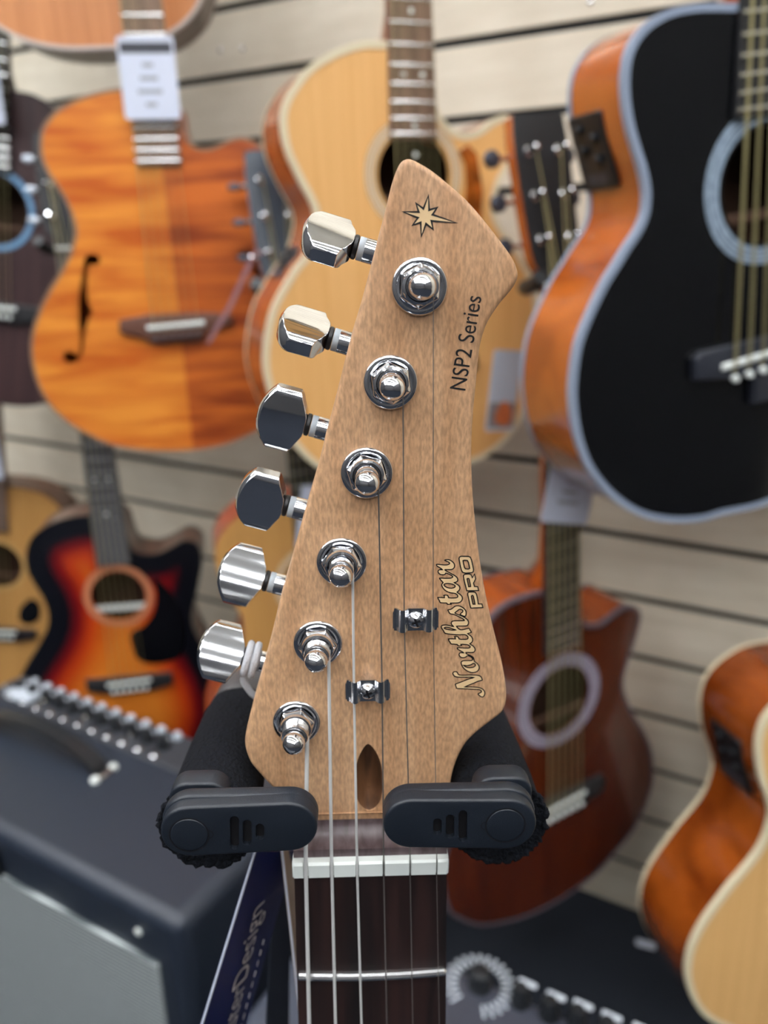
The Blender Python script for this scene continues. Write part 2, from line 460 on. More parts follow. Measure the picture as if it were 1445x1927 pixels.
def make_hanger(F, v, label, bend=0.0):
    h = empty('wall_hanger', Matrix.Translation(F.M @ Vector((0, v, -0.035))))
    base = F.M @ Vector((0, v, -0.035))
    I = h.matrix_world.inverted()
    elbow = base + F.U * bend - F.N * .005
    dist = WALL_D - elbow.dot(N_W)
    Q = elbow + N_W * dist
    yk = MB()
    path = [(-.041, v + .010, .018), (-.039, v + .003, .008), (-.036, v - .003, -.012), (-.024, v - .004, -.03), (0, v - .004, -.036), (.024, v - .004, -.03), (.036, v - .003, -.012), (.039, v + .003, .008), (.041, v + .010, .018)]
    yk.tube([F.M @ Vector(p) for p in smooth_poly(path, 4, False)], .0085, 10).xf(I).build('yoke', M_black, h)
    MB().tube([base, base + (elbow - base) * .5, elbow, elbow + (Q - elbow) * .06, elbow + (Q - elbow) * .985] if bend else [base, base + (Q - base) * .985], .007, 10).xf(I).build('arm', M_black, h)
    pl = MB().box(-.022, -.012, -.045, .022, -.0005, .045)
    pl.xf(I @ Matrix(((T_W.x, N_W.x, 0, Q.x), (T_W.y, N_W.y, 0, Q.y), (0, 0, 1, Q.z), (0, 0, 0, 1)))).build('wall_plate', M_black, h, bevel=.003)
    tag(h, label, 'hanger', 'slat wall guitar hangers')

def acoustic(name, label, F, outline, m_top, m_side, depth=.1, m_bind=None, bind=.005, hole=None, m_ros=None, ros=(.054, .066), m_board=M_board,
             fb_end=None, fb_w=.055, scale_len=.645, m_neck=None, bridge=None, m_bridge=M_ebony, head='notch', m_head=None, m_headside=None, guard=None, m_guard=None,
             strings=6, m_str=M_bronze, hang=None, fholes=None, rim=False, dots=None, pins=True, m_pins=M_bone, neck_gone=False, m_back_bind=None, saddle_tilt=0.06, fret_w=.0016, taper=.8, head_tilt=12, btn=None, head_w=.07, bh=.009, bend=0.0):
    g = empty(name, F.M)
    m_neck = m_neck or m_side; m_head = m_head or m_side; m_headside = m_headside or m_neck
    out = ccw(smooth_poly(outline, 6))
    vt = max(p.y for p in out); vb = min(p.y for p in out)
    dep = lambda v: depth * (taper + (1 - taper) * max(0, min(1, (vt - v) / (vt - vb))))
    holes = []
    if hole: holes.append(circle((0, hole[0]), hole[1], 40))
    for fh in (fholes or []): holes.append(ccw(fh))
    b = MB(); b.face2d(out, [ccw(h) for h in holes], 0, True, grid=(.012 if rim else 0))
    for h in holes:
        h = ccw(h); b.strip([Vector((p.x, p.y, 0)) for p in h], [Vector((p.x, p.y, -.0035)) for p in h])
    b.build('soundboard', m_top, g, rim=(out if rim else None), merge=True)
    s = MB(); s.strip([Vector((p.x, p.y, -.0005)) for p in out], [Vector((p.x, p.y, -dep(p.y))) for p in out])
    s.build('sides', m_side, g, angle=60)
    bk = MB(); bk.face2d(out, [], 0, False); bk.v = [Vector((p.x, p.y, -dep(p.y))) for p in bk.v]
    bk.build('back', m_side, g)
    if m_bind:
        for nm, zf, up in (('binding', (lambda v: 0.0), 1), ('binding', (lambda v: -dep(v)), -1)):
            mm = m_bind if up > 0 else (m_back_bind or m_bind)
            o1 = offset(out, -.0006); i1 = offset(out, bind)
            r = MB(); z = lambda v, k: zf(v) + up * k
            A = [Vector((p.x, p.y, z(p.y, .0008))) for p in o1]; B = [Vector((p.x, p.y, z(p.y, .0008))) for p in i1]
            C = [Vector((p.x, p.y, z(p.y, -.006))) for p in o1]; D = [Vector((p.x, p.y, z(p.y, -.0004))) for p in i1]
            r.strip(A, B); r.strip(C, A); r.strip(B, D); r.build(nm, mm, g, angle=60)
    if hole and m_ros:
        r = MB(); k = lambda rr, z: [Vector((p.x, p.y, z)) for p in circle((0, hole[0]), rr, 48)]
        r.strip(k(ros[1], .0006), k(ros[0], .0006)); r.strip(k(ros[1], -.001), k(ros[1], .0006)); r.strip(k(ros[0], .0006), k(ros[0], -.001))
        r.build('rosette', m_ros, g)
        if ros[1] - ros[0] > .012:
            for f0, f1 in ((.22, .30), (.52, .60), (.80, .86)):
                r = MB(); r.strip(k(ros[0] + (ros[1] - ros[0]) * f1, .0009), k(ros[0] + (ros[1] - ros[0]) * f0, .0009)); r.build('rosette_line', mat('rosette_dark', S(92, 100, 116), .4) if m_ros.name.startswith(('abalone', 'lilac')) else M_bone, g)
    if hole:                                # brace inside the box, seen through the hole
        MB().box(-.09, hole[0] - .03, -.012, .09, hole[0] - .022, -.0036).build('brace', M_bone if rim else M_hole, g, smooth=False)
        ib = MB(); ib.face2d(offset(out, .004), [], 0, True); ib.v = [Vector((p.x, p.y, -dep(p.y) + .003)) for p in ib.v]
        ib.build('inner_back', M_hole, g)
    if guard:
        MB().plate(guard, .0002, .0016, bevel=.0006).build('pickguard', m_guard, g)
    S_ = scale_len; fe = fb_end if fb_end is not None else .2
    wn = .043
    wid = lambda v: wn + (fb_w - wn) * (S_ - v) / (S_ - fe)
    if bridge:
        MB().plate([(p[0], p[1]) for p in bridge], .0002, .009, bevel=.002).build('bridge', m_bridge, g)
        sd = fb_w * .68
        MB().tube([(-sd, -sd * saddle_tilt, .009), (sd, sd * saddle_tilt, .009)], .0035, 8).build('saddle', M_bone, g)
        if pins:
            for i in range(6):
                u = (-.028 + .0112 * i) * fb_w / .055
                MB().lathe([(.0028, 0), (.0042, .003), (.0035, .006), (0, .007)], (u, -.014 + u * saddle_tilt, .009), n=10).build('bridge_pin', m_pins, g)
    if not neck_gone:
        MB().add([(-fb_w / 2, fe, 0.0003), (fb_w / 2, fe, 0.0003), (wn / 2, S_, 0.0003), (-wn / 2, S_, 0.0003), (-fb_w / 2, fe, .006), (fb_w / 2, fe, .006), (wn / 2, S_, .006), (-wn / 2, S_, .006)],
                 [(3, 2, 1, 0), (4, 5, 6, 7), (0, 1, 5, 4), (1, 2, 6, 5), (2, 3, 7, 6), (3, 0, 4, 7)]).build('fingerboard', m_board, g, bevel=.001)
        for n in range(1, 23):
            v = S_ * 2 ** (-n / 12)
            if v < fe + .002: break
            w = wid(v) / 2 - .0006
            MB().tube([(-w, v, .0062), (w, v, .0062)], fret_w, 6).build('fret', M_fretw, g)
        for n in (dots or ()):
            if n in (3, 5, 7, 9, 12, 15, 17):
                v = S_ * (2 ** (-n / 12) + 2 ** (-(n - 1) / 12)) / 2
                for u in ((-.012, .012) if n == 12 else (0,)):
                    MB().lathe([(.003, 0), (.003, .0064 - .006), (0, .0004)], (u, v, .0061), n=12).build('inlay_dot', M_bone, g)
        # neck shaft (half round) and heel
        nk = MB(); rings = []
        vj = vt - .012
        for t in [i / 8 for i in range(9)]:
            v = vj + (S_ + .004 - vj) * t; w = wid(v) / 2; d = .022 + .05 * max(0, 1 - t * 7)
            rings.append([Vector((w * math.cos(a), v, .0003 - d * math.sin(a))) for a in [math.pi * k / 10 for k in range(11)]])
        for a, c2 in zip(rings, rings[1:]): nk.strip(a, c2, False)
        nk.build('neck', m_neck, g, angle=70)
        MB().box(-wn / 2, S_, -.002, wn / 2, S_ + .005, .0078).build('nut', M_bone, g, bevel=.001)
        # headstock, tilted back, with its six machines
        Mh = Matrix.Translation((0, S_ + .005, .001)) @ Matrix.Rotation(rad(-head_tilt), 4, 'X')
        L = .175
        ho = smooth_poly(headstock_outline(wn, head_w, L, head), 3)
        hp = MB(); hp.plate(ho, -.0155, -.0015, bevel=.0015); hp.xf(Mh).build('headstock', m_headside, g)
        MB().plate(offset(ccw(ho), .0006), -.0014, 0, bottom=False).xf(Mh).build('headstock_face', m_head, g)
        per = 3
        for sd in (-1, 1):
            for i in range(per):
                v = .045 + .046 * i; u = sd * (head_w / 2 - .017)
                t = MB().lathe([(.0055, 0), (.0055, .0015), (.004, .003), (.003, .004), (.003, .014), (.0034, .016), (.0018, .018), (0, .018)], (u, v, 0), n=14).xf(Mh).build('tuner', M_chrome, g)
                MB().tube([(u, v, -.022), (sd * (head_w / 2 + .006), v, -.022)], .0032, 8).xf(Mh).build('shaft', M_chrome, t)
                MB().plate([(p[0], p[1]) for p in smooth_poly([(sd * (head_w / 2 + .006), v - bh * .4), (sd * (head_w / 2 + .011), v - bh), (sd * (head_w / 2 + .02), v - bh * .9), (sd * (head_w / 2 + .024), v), (sd * (head_w / 2 + .02), v + bh * .9), (sd * (head_w / 2 + .011), v + bh), (sd * (head_w / 2 + .006), v + bh * .4)], 3)], -.026, -.018, bevel=.002).xf(Mh).build('button', btn or M_chrome, t)
        k = strings
        for i in range(k):
            f_ = (i / (k - 1) - .5)
            if k == 12:
                j = i // 2; f_ = (j / 5 - .5) + (-.018 if i % 2 == 0 else .018)
            top_u, bot_u = f_ * .036, f_ * fb_w * 1.02
            sd = -1 if f_ < 0 else 1
            q = int(abs(f_) * 5.99)
            order = [0, 1, 2] if True else None
            idx = min(2, int((0.5 - abs(f_)) * 6))
            pp = Mh @ Vector((sd * (head_w / 2 - .020), .045 + .046 * idx, .010))
            r0 = (.0011 - .0007 * i / (k - 1)) * (1.0 if k == 6 else .9)
            MB().tube([(bot_u, -.010, .010), (bot_u, 0, .0125), (top_u, S_ + .003, .0085), tuple(pp)], max(.00045, r0 * .75), 6).build('string', m_str, g)
        if hang: make_hanger(F, S_ + .004, hang, bend)
    tag(g, label, 'guitar')
    return g

def side_panel(g, F, corners, name='preamp_panel'):  # control panel let into the rim: four corner points (u, v, w) a little proud of the side
    A, B, C, D = [Vector(c) for c in corners]
    n = (B - A).cross(D - A).normalized()
    if n.x > 0:
        A, B, C, D = B, A, D, C; n = (B - A).cross(D - A).normalized()
    ex = (B - A).normalized(); ey = n.cross(ex)
    M = Matrix(((ex.x, ey.x, n.x, A.x), (ex.y, ey.y, n.y, A.y), (ex.z, ey.z, n.z, A.z), (0, 0, 0, 1)))
    W_ = (B - A).length; L_ = (D - A).dot(ey)
    o = MB().plate(rrect(0, 0, W_, L_, .004), -.004, .003, bevel=.0012).xf(M).build(name, M_black, g)
    for i in range(4):
        MB().lathe([(.0045, 0), (.0045, .004), (.0035, .005), (0, .005)], (W_ * (.3 if i % 2 else .68), L_ * (.18 + .14 * i), .003), n=12).xf(M).build('knob', M_black, o)
    MB().plate(rrect(W_ * .2, L_ * .78, W_ * .8, L_ * .92, .002), .003, .0036).xf(M).build('display', M_dark_pr, o)
    return o

def rim_panel(g, F, p1, p2, w0, w1):        # p1, p2: two points of the left rim
    side_panel(g, F, [(p1[0], p1[1], w0), (p1[0], p1[1], w1), (p2[0], p2[1], w1), (p2[0], p2[1], w0)])

# materials of the guitars
W_honey = wood('honey_spruce', S(224, 170, 102), S(234, 182, 116), (160, 3, 60), 0.4, 0.15)
W_honey2 = wood('pale_spruce', S(212, 166, 104), S(224, 178, 116), (160, 3, 60), 0.4, 0.15)
W_tan = wood('tan_spruce', S(188, 138, 76), S(200, 150, 86), (160, 3, 60), 0.45, 0.1)
W_mahog = wood('orange_mahogany', S(146, 72, 30), S(180, 100, 50), (60, 6, 14), 0.25, 0.5)
W_mahog_gl = wood('gloss_mahogany', S(134, 58, 14), S(180, 92, 30), (40, 6, 10), 0.2, 1.0)
W_redside = wood('red_mahogany', S(138, 58, 34), S(168, 78, 48), (60, 6, 14), 0.3, 0.4)
W_brown = wood('sapele_top', S(70, 24, 7), S(90, 34, 11), (60, 4, 40), 0.2, 0.8)
W_dk = wood('dark_mahogany', S(50, 32, 34), S(68, 46, 46), (80, 4, 40), 0.45, 0.1)
W_flame = flame_maple('flamed_maple')
W_burst = sunburst('sunburst_lacquer')
W_blk = mat('gloss_black_lacquer', S(10, 11, 14), 0.08, coat=0.6)
B_cream = mat('cream_binding', S(222, 210, 178), 0.35)
B_grey = mat('grey_binding', S(140, 152, 172), 0.3)
B_dark = mat('dark_binding', S(40, 34, 36), 0.35)
B_tort = mat('tortoise_guard', S(150, 78, 22), 0.25, coat=0.5, vary=0.6, bscale=60)
R_abal = mat('abalone_rosette', S(150, 168, 186), 0.25, vary=0.25, bscale=140)
R_wood = mat('wood_rosette', S(196, 156, 98), 0.4)
R_pink = mat('maple_rosette', S(198, 128, 92), 0.4)
R_lilac = mat('lilac_rosette', S(168, 160, 178), 0.35, vary=0.2, bscale=120)

def mirror(h): return [(-p[0], p[1]) for p in h]
def loc(F, pts): return [tuple(F.uv(*p)) for p in pts]

# -- natural jumbo in the middle of the upper row
F = frame_from((790, 690), (770, 60), 1.0, 22)
nat_px = [(772, 74), (726, 78), (686, 78), (648, 88), (610, 105), (579, 127), (555, 156), (537, 186), (529, 217), (530, 247), (537, 282), (551, 316), (568, 350), (583, 377), (592, 403), (590, 432), (577, 475), (555, 503), (532, 540), (512, 580), (500, 630), (496, 682), (503, 725), (517, 765), (548, 830), (595, 878), (655, 908), (735, 920), (810, 905), (870, 878), (915, 858), (955, 825), (985, 780), (1005, 720), (1013, 650), (1012, 590), (1003, 530), (985, 490), (965, 457), (945, 430), (933, 405), (931, 380), (940, 345), (956, 312), (968, 275), (973, 240), (964, 225), (949, 217), (926, 226), (899, 245), (872, 251), (850, 242), (831, 221), (821, 198), (812, 170), (808, 110)]
e_l, e_r = F.uv(731, 262, .006), F.uv(821, 262, .006)
NAT = acoustic('acoustic_guitar', 'large honey-coloured cutaway guitar with cream binding behind the headstock', F, loc(F, nat_px), W_honey, W_mahog, .105, B_cream, .007,
         hole=(F.uv(780, 330).y, .047), m_ros=R_wood, ros=(.049, .064), fb_end=e_l.y, fb_w=abs(e_r.x - e_l.x) * .98, m_board=M_board,
         bridge=[(-.08, .008), (.08, .008), (.08, -.012), (.04, -.022), (-.04, -.022), (-.08, -.012)], guard=loc(F, [(862, 285), (880, 272), (897, 290), (908, 360), (905, 420), (880, 440), (872, 400), (876, 350), (874, 310)]), m_guard=B_tort,
         head='flat', hang='black wall hanger above the honey-coloured cutaway guitar', dots=(12, 15, 17, 9, 7, 5, 3), saddle_tilt=.04)
NAT_F = F

# -- orange flamed archtop-style guitar with f-hole on the left
F = frame_from((333, 612), (268, 20), 1.13, 6)
or_px = [(262, 160), (232, 165), (195, 171), (150, 184), (110, 205), (85, 232), (76, 262), (78, 295), (90, 325), (110, 355), (130, 392), (141, 430), (139, 452), (130, 480), (112, 515), (93, 545), (75, 582), (62, 620), (58, 655), (62, 692), (75, 732), (97, 767), (130, 797), (165, 818), (210, 838), (270, 848), (330, 850), (390, 845), (440, 832), (490, 808), (535, 775), (575, 735), (598, 690), (606, 645), (598, 590), (575, 530), (545, 480), (527, 435), (524, 390), (520, 345), (512, 305), (497, 280), (475, 264), (452, 258), (428, 264), (402, 276), (374, 278), (352, 262), (342, 236), (330, 190)]
fh_c = [(163, 480), (176, 478), (187, 484), (188, 494), (180, 499), (170, 498), (166, 510), (164, 535), (165, 560), (172, 582), (176, 588), (169, 596), (162, 615), (158, 645), (156, 662), (148, 676), (136, 684), (124, 682), (118, 672), (124, 662), (136, 662), (146, 668), (151, 655), (150, 630), (148, 600), (147, 572), (150, 545), (155, 515), (158, 492)]
fl_ = [tuple(p) for p in smooth_poly(loc(F, fh_c), 3)]
e_l, e_r = F.uv(255, 312, .006), F.uv(340, 312, .006)
acoustic('archtop_guitar', 'orange flamed-maple cutaway guitar with black f-hole and white hang tag on its neck', F, loc(F, or_px), W_flame, wood('amber_side', S(150, 66, 22), S(180, 90, 36)), .075, mat('brown_binding', S(150, 116, 92), 0.4), .003,
         fholes=[fl_, [(-p[0], p[1]) for p in fl_]], fb_end=e_l.y, fb_w=abs(e_r.x - e_l.x), m_board=M_board, m_neck=W_mahog,
         bridge=[tuple(F.uv(*p, .004)) for p in [(225, 602), (280, 592), (380, 588), (436, 592), (437, 610), (392, 624), (380, 640), (290, 648), (262, 632), (226, 626)]], m_bridge=mat('brown_bridge', S(98, 62, 48), 0.5), m_pins=mat('dark_pins', S(74, 70, 74), 0.4), head='notch',
         hang='black wall hanger above the orange f-hole guitar', fret_w=.0016, taper=.9)
OR_F = F

# -- black-topped guitar at the right
F = frame_from((1432, 664), (1452, 40), 0.80, 19)
half = [(1390, 7), (1339, 7), (1303, 9), (1267, 16), (1238, 29), (1213, 47), (1193, 72), (1180, 101), (1174, 133), (1173, 169), (1177, 209), (1184, 245), (1195, 284), (1206, 320), (1213, 356), (1213, 385), (1209, 407), (1198, 432), (1177, 464), (1155, 500), (1134, 534), (1105, 595), (1087, 642), (1078, 689), (1074, 739), (1078, 789), (1087, 833), (1105, 879), (1134, 919), (1170, 951), (1213, 973), (1267, 982), (1321, 979), (1360, 968)]
hl = loc(F, half); hl = [(min(p[0], -.002), p[1]) for p in hl]
outl = [(0, hl[0][1])] + hl + [(0, hl[-1][1] - .004)] + mirror(hl)[::-1]
e_l = F.uv(1382, 225, .006)
BG = acoustic('acoustic_guitar', 'black-topped acoustic guitar with glossy orange wooden side and pale ringed soundhole', F, outl, W_blk, W_mahog_gl, .105, B_grey, .006,
         hole=(F.uv(1432, 350).y, .052), m_ros=R_abal, ros=(.056, .072), fb_end=e_l.y, fb_w=2 * abs(e_l.x) * .96, m_board=M_ebony, strings=12,
         bridge=[(-.088, .012), (-.08, .017), (.08, .017), (.088, .012), (.088, -.01), (.04, -.018), (.016, -.018), (.016, -.05), (-.016, -.05), (-.016, -.018), (-.04, -.018), (-.088, -.01)], m_bridge=mat('charcoal_bridge', S(40, 43, 52), 0.4),
         head='flat', m_head=W_blk, hang='black wall hanger above the black-topped guitar', dots=(12, 15, 9, 7, 5, 3), saddle_tilt=.05, fret_w=.0016)
BLK_F = F; BLK_OUT = outl

# -- dark brown guitar at the far left edge
F = frame_from((-6, 578), (-10, 240), 1.38, -2)
h = [(0, 172), (36, 173), (70, 182), (100, 203), (118, 235), (121, 270), (113, 310), (106, 350), (109, 390), (125, 440), (148, 500), (163, 570), (163, 640), (145, 700), (108, 745), (60, 763)]
hl = loc(F, h); outl = [(0, hl[0][1])] + hl + [(0, hl[-1][1] - .006)] + mirror(hl)[::-1]
acoustic('acoustic_guitar', 'dark brown acoustic guitar with blue-ringed soundhole at the left picture edge', F, outl, W_dk, W_dk, .1, B_dark, .003, hole=(F.uv(0, 395).y, .054), m_ros=mat('blue_rosette', S(110, 150, 186), 0.35), ros=(.056, .066),
         fb_end=F.uv(0, 324).y, fb_w=.056, m_board=M_ebony, bridge=[(-.08, .01), (.08, .01), (.08, -.012), (.04, -.024), (-.04, -.024), (-.08, -.012)], hang='black wall hanger above the dark brown guitar')

# -- guitar hanging above, only the bottom of its body in view
F = frame_from((150, -135), (100, -500), 1.22, 2)
acoustic('acoustic_guitar', 'tan guitar body with pale binding cut off by the top left corner', F, gen_outline(.85, .925, -.0), wood('tan_top', S(176, 112, 64), S(198, 132, 80), (160, 3, 60), 0.4, .1), wood('dark_side', S(66, 46, 38), S(88, 62, 50)), .085, mat('silver_binding', S(190, 182, 176), 0.4), .004,
         hole=(.19, .05), m_ros=R_wood, fb_end=.25, fb_w=.055, bridge=[(-.08, .01), (.08, .01), (.08, -.012), (.04, -.024), (-.04, -.024), (-.08, -.012)], neck_gone=False, scale_len=.63, hang='black wall hanger above the tan guitar in the corner')

# -- sunburst cutaway, lower row left
F = frame_from((245, 1280), (185, 850), 1.27, 8)
fb_px = [(190, 966), (166, 971), (137, 974), (104, 983), (76, 998), (58, 1016), (50, 1044), (53, 1073), (65, 1098), (83, 1127), (92, 1156), (90, 1181), (77, 1210), (58, 1239), (42, 1268), (28, 1303), (20, 1345), (24, 1392), (46, 1438), (90, 1475), (150, 1495), (225, 1502), (300, 1492), (360, 1465), (400, 1420), (420, 1370), (422, 1322), (411, 1278), (395, 1244), (378, 1213), (366, 1190), (360, 1165), (363, 1138), (371, 1109), (377, 1073), (378, 1041), (367, 1023), (345, 1019), (324, 1030), (297, 1043), (268, 1044), (248, 1035), (238, 1010), (226, 980)]
e_l, e_r = F.uv(181, 1066, .006), F.uv(246, 1066, .006)
acoustic('acoustic_guitar', 'red and black sunburst cutaway guitar with black pickguard behind the amplifier', F, loc(F, fb_px), W_burst, wood('brown_side', S(84, 54, 42), S(112, 74, 56), (60, 6, 14), .3, .5), .1, mat('black_binding', S(16, 18, 24), .3), .003,
         hole=(F.uv(230, 1121).y, .048), m_ros=R_pink, ros=(.049, .061), fb_end=e_l.y, fb_w=abs(e_r.x - e_l.x), m_board=mat('grey_board', S(84, 84, 88), .45), m_neck=mat('dark_neck', S(30, 24, 24), .4), rim=True,
         bridge=[(-.078, .012), (.078, .012), (.078, -.012), (.04, -.022), (-.04, -.022), (-.078, -.012)], guard=smooth_poly(loc(F, [(288, 1084), (324, 1116), (346, 1162), (350, 1205), (337, 1238), (290, 1249), (259, 1239), (248, 1210), (247, 1190), (270, 1178), (290, 1150), (294, 1115)]), 3), m_guard=mat('black_guard', S(12, 13, 18), .25),
         m_head=mat('satin_black', S(20, 22, 26), .6), head='point', hang='black wall hanger over the sunburst guitar', dots=(9, 12, 15, 7), fret_w=.0011, head_w=.08, scale_len=.765, bh=.006, btn=mat('worn_nickel', S(150, 156, 164), .35, .9))

# -- natural guitar at the far left of the lower row
F = frame_from((2, 1186), (-12, 900), 1.58, 3)
acoustic('acoustic_guitar', 'tan acoustic guitar half hidden by the left edge and the sunburst guitar', F, gen_outline(1.05, 1.07, -.022), W_tan, wood('brown_rim', S(92, 60, 44), S(120, 82, 60)), .1, mat('brown_edge', S(110, 76, 54), .4), .003,
         hole=(F.uv(0, 1064).y, .052), m_ros=R_wood, ros=(.053, .062), fb_end=F.uv(0, 1000).y, fb_w=.055, bridge=[(-.08, .01), (.08, .01), (.08, -.012), (.04, -.024), (-.04, -.024), (-.08, -.012)],
         guard=smooth_poly([(.045, .06), (.07, .085), (.088, .07), (.085, .035), (.06, .02), (.042, .03)], 4), m_guard=W_blk, m_bridge=B_dark, hang='black wall hanger over the tan guitar at the left edge')

# -- natural guitar with red sides behind the tuning keys
F = frame_from((618, 1300), (573, 870), 1.08, 14)
acoustic('acoustic_guitar', 'tan-topped guitar with red-brown sides peeking out behind the tuning keys', F, gen_outline(1.0, 1.0, -.02), W_tan, W_redside, .1, None, .003,
         hole=(.19, .05), m_ros=R_wood, fb_end=.25, fb_w=.055, m_board=M_ebony, bridge=[(-.08, .01), (.08, .01), (.08, -.012), (.04, -.024), (-.04, -.024), (-.08, -.012)], m_head=mat('slate_face', S(48, 58, 70), .35), head='flat', hang='black wall hanger beside the honey-coloured guitar, left of the tuning keys', m_headside=mat('slate_edge', S(84, 90, 104), .35), m_neck=mat('black_neck', S(22, 22, 24), .4), btn=mat('dark_buttons', S(60, 58, 70), .35), head_w=.068, scale_len=.62, bh=.0045, bend=.10)

# -- mahogany cutaway on the right of the lower row
F = frame_from((1053, 1504), (1053, 985), 0.915, 28)
rt = [(1060, 1112), (1085, 1150), (1092, 1166), (1105, 1176), (1130, 1174), (1155, 1156), (1179, 1141), (1198, 1144), (1205, 1160), (1200, 1185), (1190, 1218), (1179, 1251), (1173, 1279), (1175, 1304), (1188, 1337), (1208, 1370), (1223, 1403), (1229, 1440), (1227, 1477), (1212, 1522), (1192, 1561), (1166, 1595), (1123, 1643), (1079, 1677), (1028, 1708), (971, 1731)]
rl = loc(F, rt + [(906, 1742), (863, 1729), (844, 1712)])
lu = loc(F, [(926, 1160), (953, 1137), (986, 1123), (1022, 1114)])
outl = rl + [(u_ * 1.064, v_ * 1.064) for u_, v_ in [(-.19, -.04), (-.184, .0), (-.165, .05), (-.142, .1), (-.132, .15), (-.137, .2), (-.134, .25), (-.12, .288)]] + lu
e_l, e_r = F.uv(1021, 1238, .006), F.uv(1089, 1234, .006)
acoustic('acoustic_guitar', 'glossy red-brown mahogany cutaway guitar with pale rosette right of the stand', F, outl, W_brown, wood('amber_mahogany', S(128, 56, 18), S(164, 80, 32), (60, 6, 14), .2, .8), .1, mat('smoke_binding', S(92, 84, 92), .3), .004,
         hole=(F.uv(1050, 1320).y, .05), m_ros=R_lilac, ros=(.053, .071), fb_end=e_l.y, fb_w=.058, m_board=M_ebony, strings=12, scale_len=.712,
         bridge=[(-.075, .014), (.075, .014), (.08, .004), (.075, -.014), (.04, -.022), (-.04, -.022), (-.075, -.014)], m_head=mat('satin_black', S(20, 22, 26), .6), m_headside=W_mahog_gl, head='flat', hang='black wall hanger between the honey guitar and the black-topped guitar', saddle_tilt=.03, m_neck=W_mahog_gl, head_w=.074, btn=mat('grey_buttons', S(70, 74, 84), .3, .6))

# -- guitar with cream binding at the lower right corner
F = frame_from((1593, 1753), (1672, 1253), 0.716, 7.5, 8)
JG = acoustic('acoustic_guitar', 'pale-topped guitar with orange side and cream binding at the lower right edge', F, gen_outline(1.024, .94, 0), W_honey2, wood('shaded_mahogany', S(106, 44, 10), S(152, 74, 22), (40, 6, 10), 0.15, 1.0), .124, B_cream, .006,  # side wood darkened for the dimmer light down here, and for its dark edges
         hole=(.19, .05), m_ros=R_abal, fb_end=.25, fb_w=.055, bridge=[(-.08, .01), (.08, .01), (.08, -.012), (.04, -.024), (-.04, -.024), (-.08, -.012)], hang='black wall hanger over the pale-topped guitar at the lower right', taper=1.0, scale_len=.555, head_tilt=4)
J_F = F
rim_panel(NAT, NAT_F, NAT_F.uv(583, 466), NAT_F.uv(543, 526), -.032, -.078)
rim_panel(BG, BLK_F, BLK_F.uv(1174, 192), BLK_F.uv(1209, 345), -.033, -.087)
rim_panel(JG, J_F, (-.147, .235), (-.124, .165), -.03, -.095)

# ------------------------------------------------------------------ the electric guitar in front: headstock, neck, strings
d0 = ray(672, 540)
HN = -d0.normalized()
HO = at_fwd(698, 1632, 0.182)
_t = Frame(HO, Vector((1, 0, 0)), Vector((0, 0, 1)), HN)
def hpt(px, py, w=0.0):
    d = ray(px, py); q = HO + HN * w
    return EYE + d * ((q - EYE).dot(HN) / d.dot(HN))
HU = (hpt(841, 1629, .0085) - hpt(553, 1637, .0085)).normalized()
HV = HN.cross(HU).normalized()
HS = Frame((hpt(841, 1629, .0085) + hpt(553, 1637, .0085)) / 2 - HN * .0085, HU, HV, HN)
G = empty('electric_guitar', HS.M)
tag(G, 'electric guitar headstock and neck of pale roasted maple held in the padded stand', 'guitar')
NW = (HS.at(842, 1632, .0085) - HS.at(553, 1636, .0085)).length     # nut width
SC = .648
hp_px = [(553, 1600), (552, 1560), (546, 1525), (526, 1495), (509, 1481), (487, 1457), (471, 1437), (462, 1414), (460, 1396), (463, 1376), (467, 1358), (476, 1324), (487, 1285), (501, 1235), (515, 1178), (526, 1132), (542, 1078), (569, 980), (598, 880), (611, 826), (625, 776), (651, 673), (665, 620), (683, 560), (711, 452), (728, 388), (740, 338), (748, 316), (756, 303), (766, 298), (776, 299), (790, 306), (813, 320), (843, 344), (877, 374), (910, 411), (938, 447), (959, 475), (972, 499), (976, 518), (971, 534), (959, 551), (941, 572), (919, 606), (907, 639), (901, 676), (897, 720), (893, 760), (889.5, 805), (888, 850), (889, 900), (892, 950), (897, 1000), (903, 1050), (911, 1100), (921, 1150), (933, 1200), (944, 1243), (951, 1280), (954, 1308), (952, 1328), (944, 1344), (929, 1356), (908, 1372), (889, 1388), (875, 1404), (861, 1430), (852, 1458), (846, 1495), (843, 1540), (843, 1600)]
ho = ccw(smooth_poly([tuple(HS.uv(*p)) for p in hp_px], 3))
# truss-rod channel, a scooped teardrop cut into the face
ch = [(693, 1400), (708, 1416), (717, 1440), (720, 1470), (718, 1498), (711, 1516), (695, 1526), (679, 1518), (670, 1498), (667, 1470), (671, 1438), (680, 1414)]
cho = ccw(smooth_poly([tuple(HS.uv(*p)) for p in ch], 4))
MB().plate(ho, -.0135, 0, holes=[cho], bevel=.0014, seg=4).build('headstock', M_maple, G, angle=50)
vt_, vb_ = max(p.y for p in cho), min(p.y for p in cho)
cm = MB(); n_ = len(cho)
fl_z = lambda p: -.0002 - .0065 * min(1, ((vt_ - p.y) / (vt_ - vb_)) ** .8) * 1.0
cen = [Vector((sum(p.x for p in cho) / n_ + (p.x - sum(q.x for q in cho) / n_) * .6, p.y * .75 + (vt_ + vb_) / 2 * .25)) for p in cho]
big = offset(cho, -.0001)
cm.strip([Vector((p.x, p.y, -.0003)) for p in big], [Vector((p.x, p.y, fl_z(p) - .001)) for p in cen])
cm.face2d(cen, [], 0, True); cm.v = [p if p.z < -1e-9 else Vector((p.x, p.y, fl_z(p) - .001)) for p in cm.v]
cm.build('truss_rod_channel', M_recess, G, angle=80)

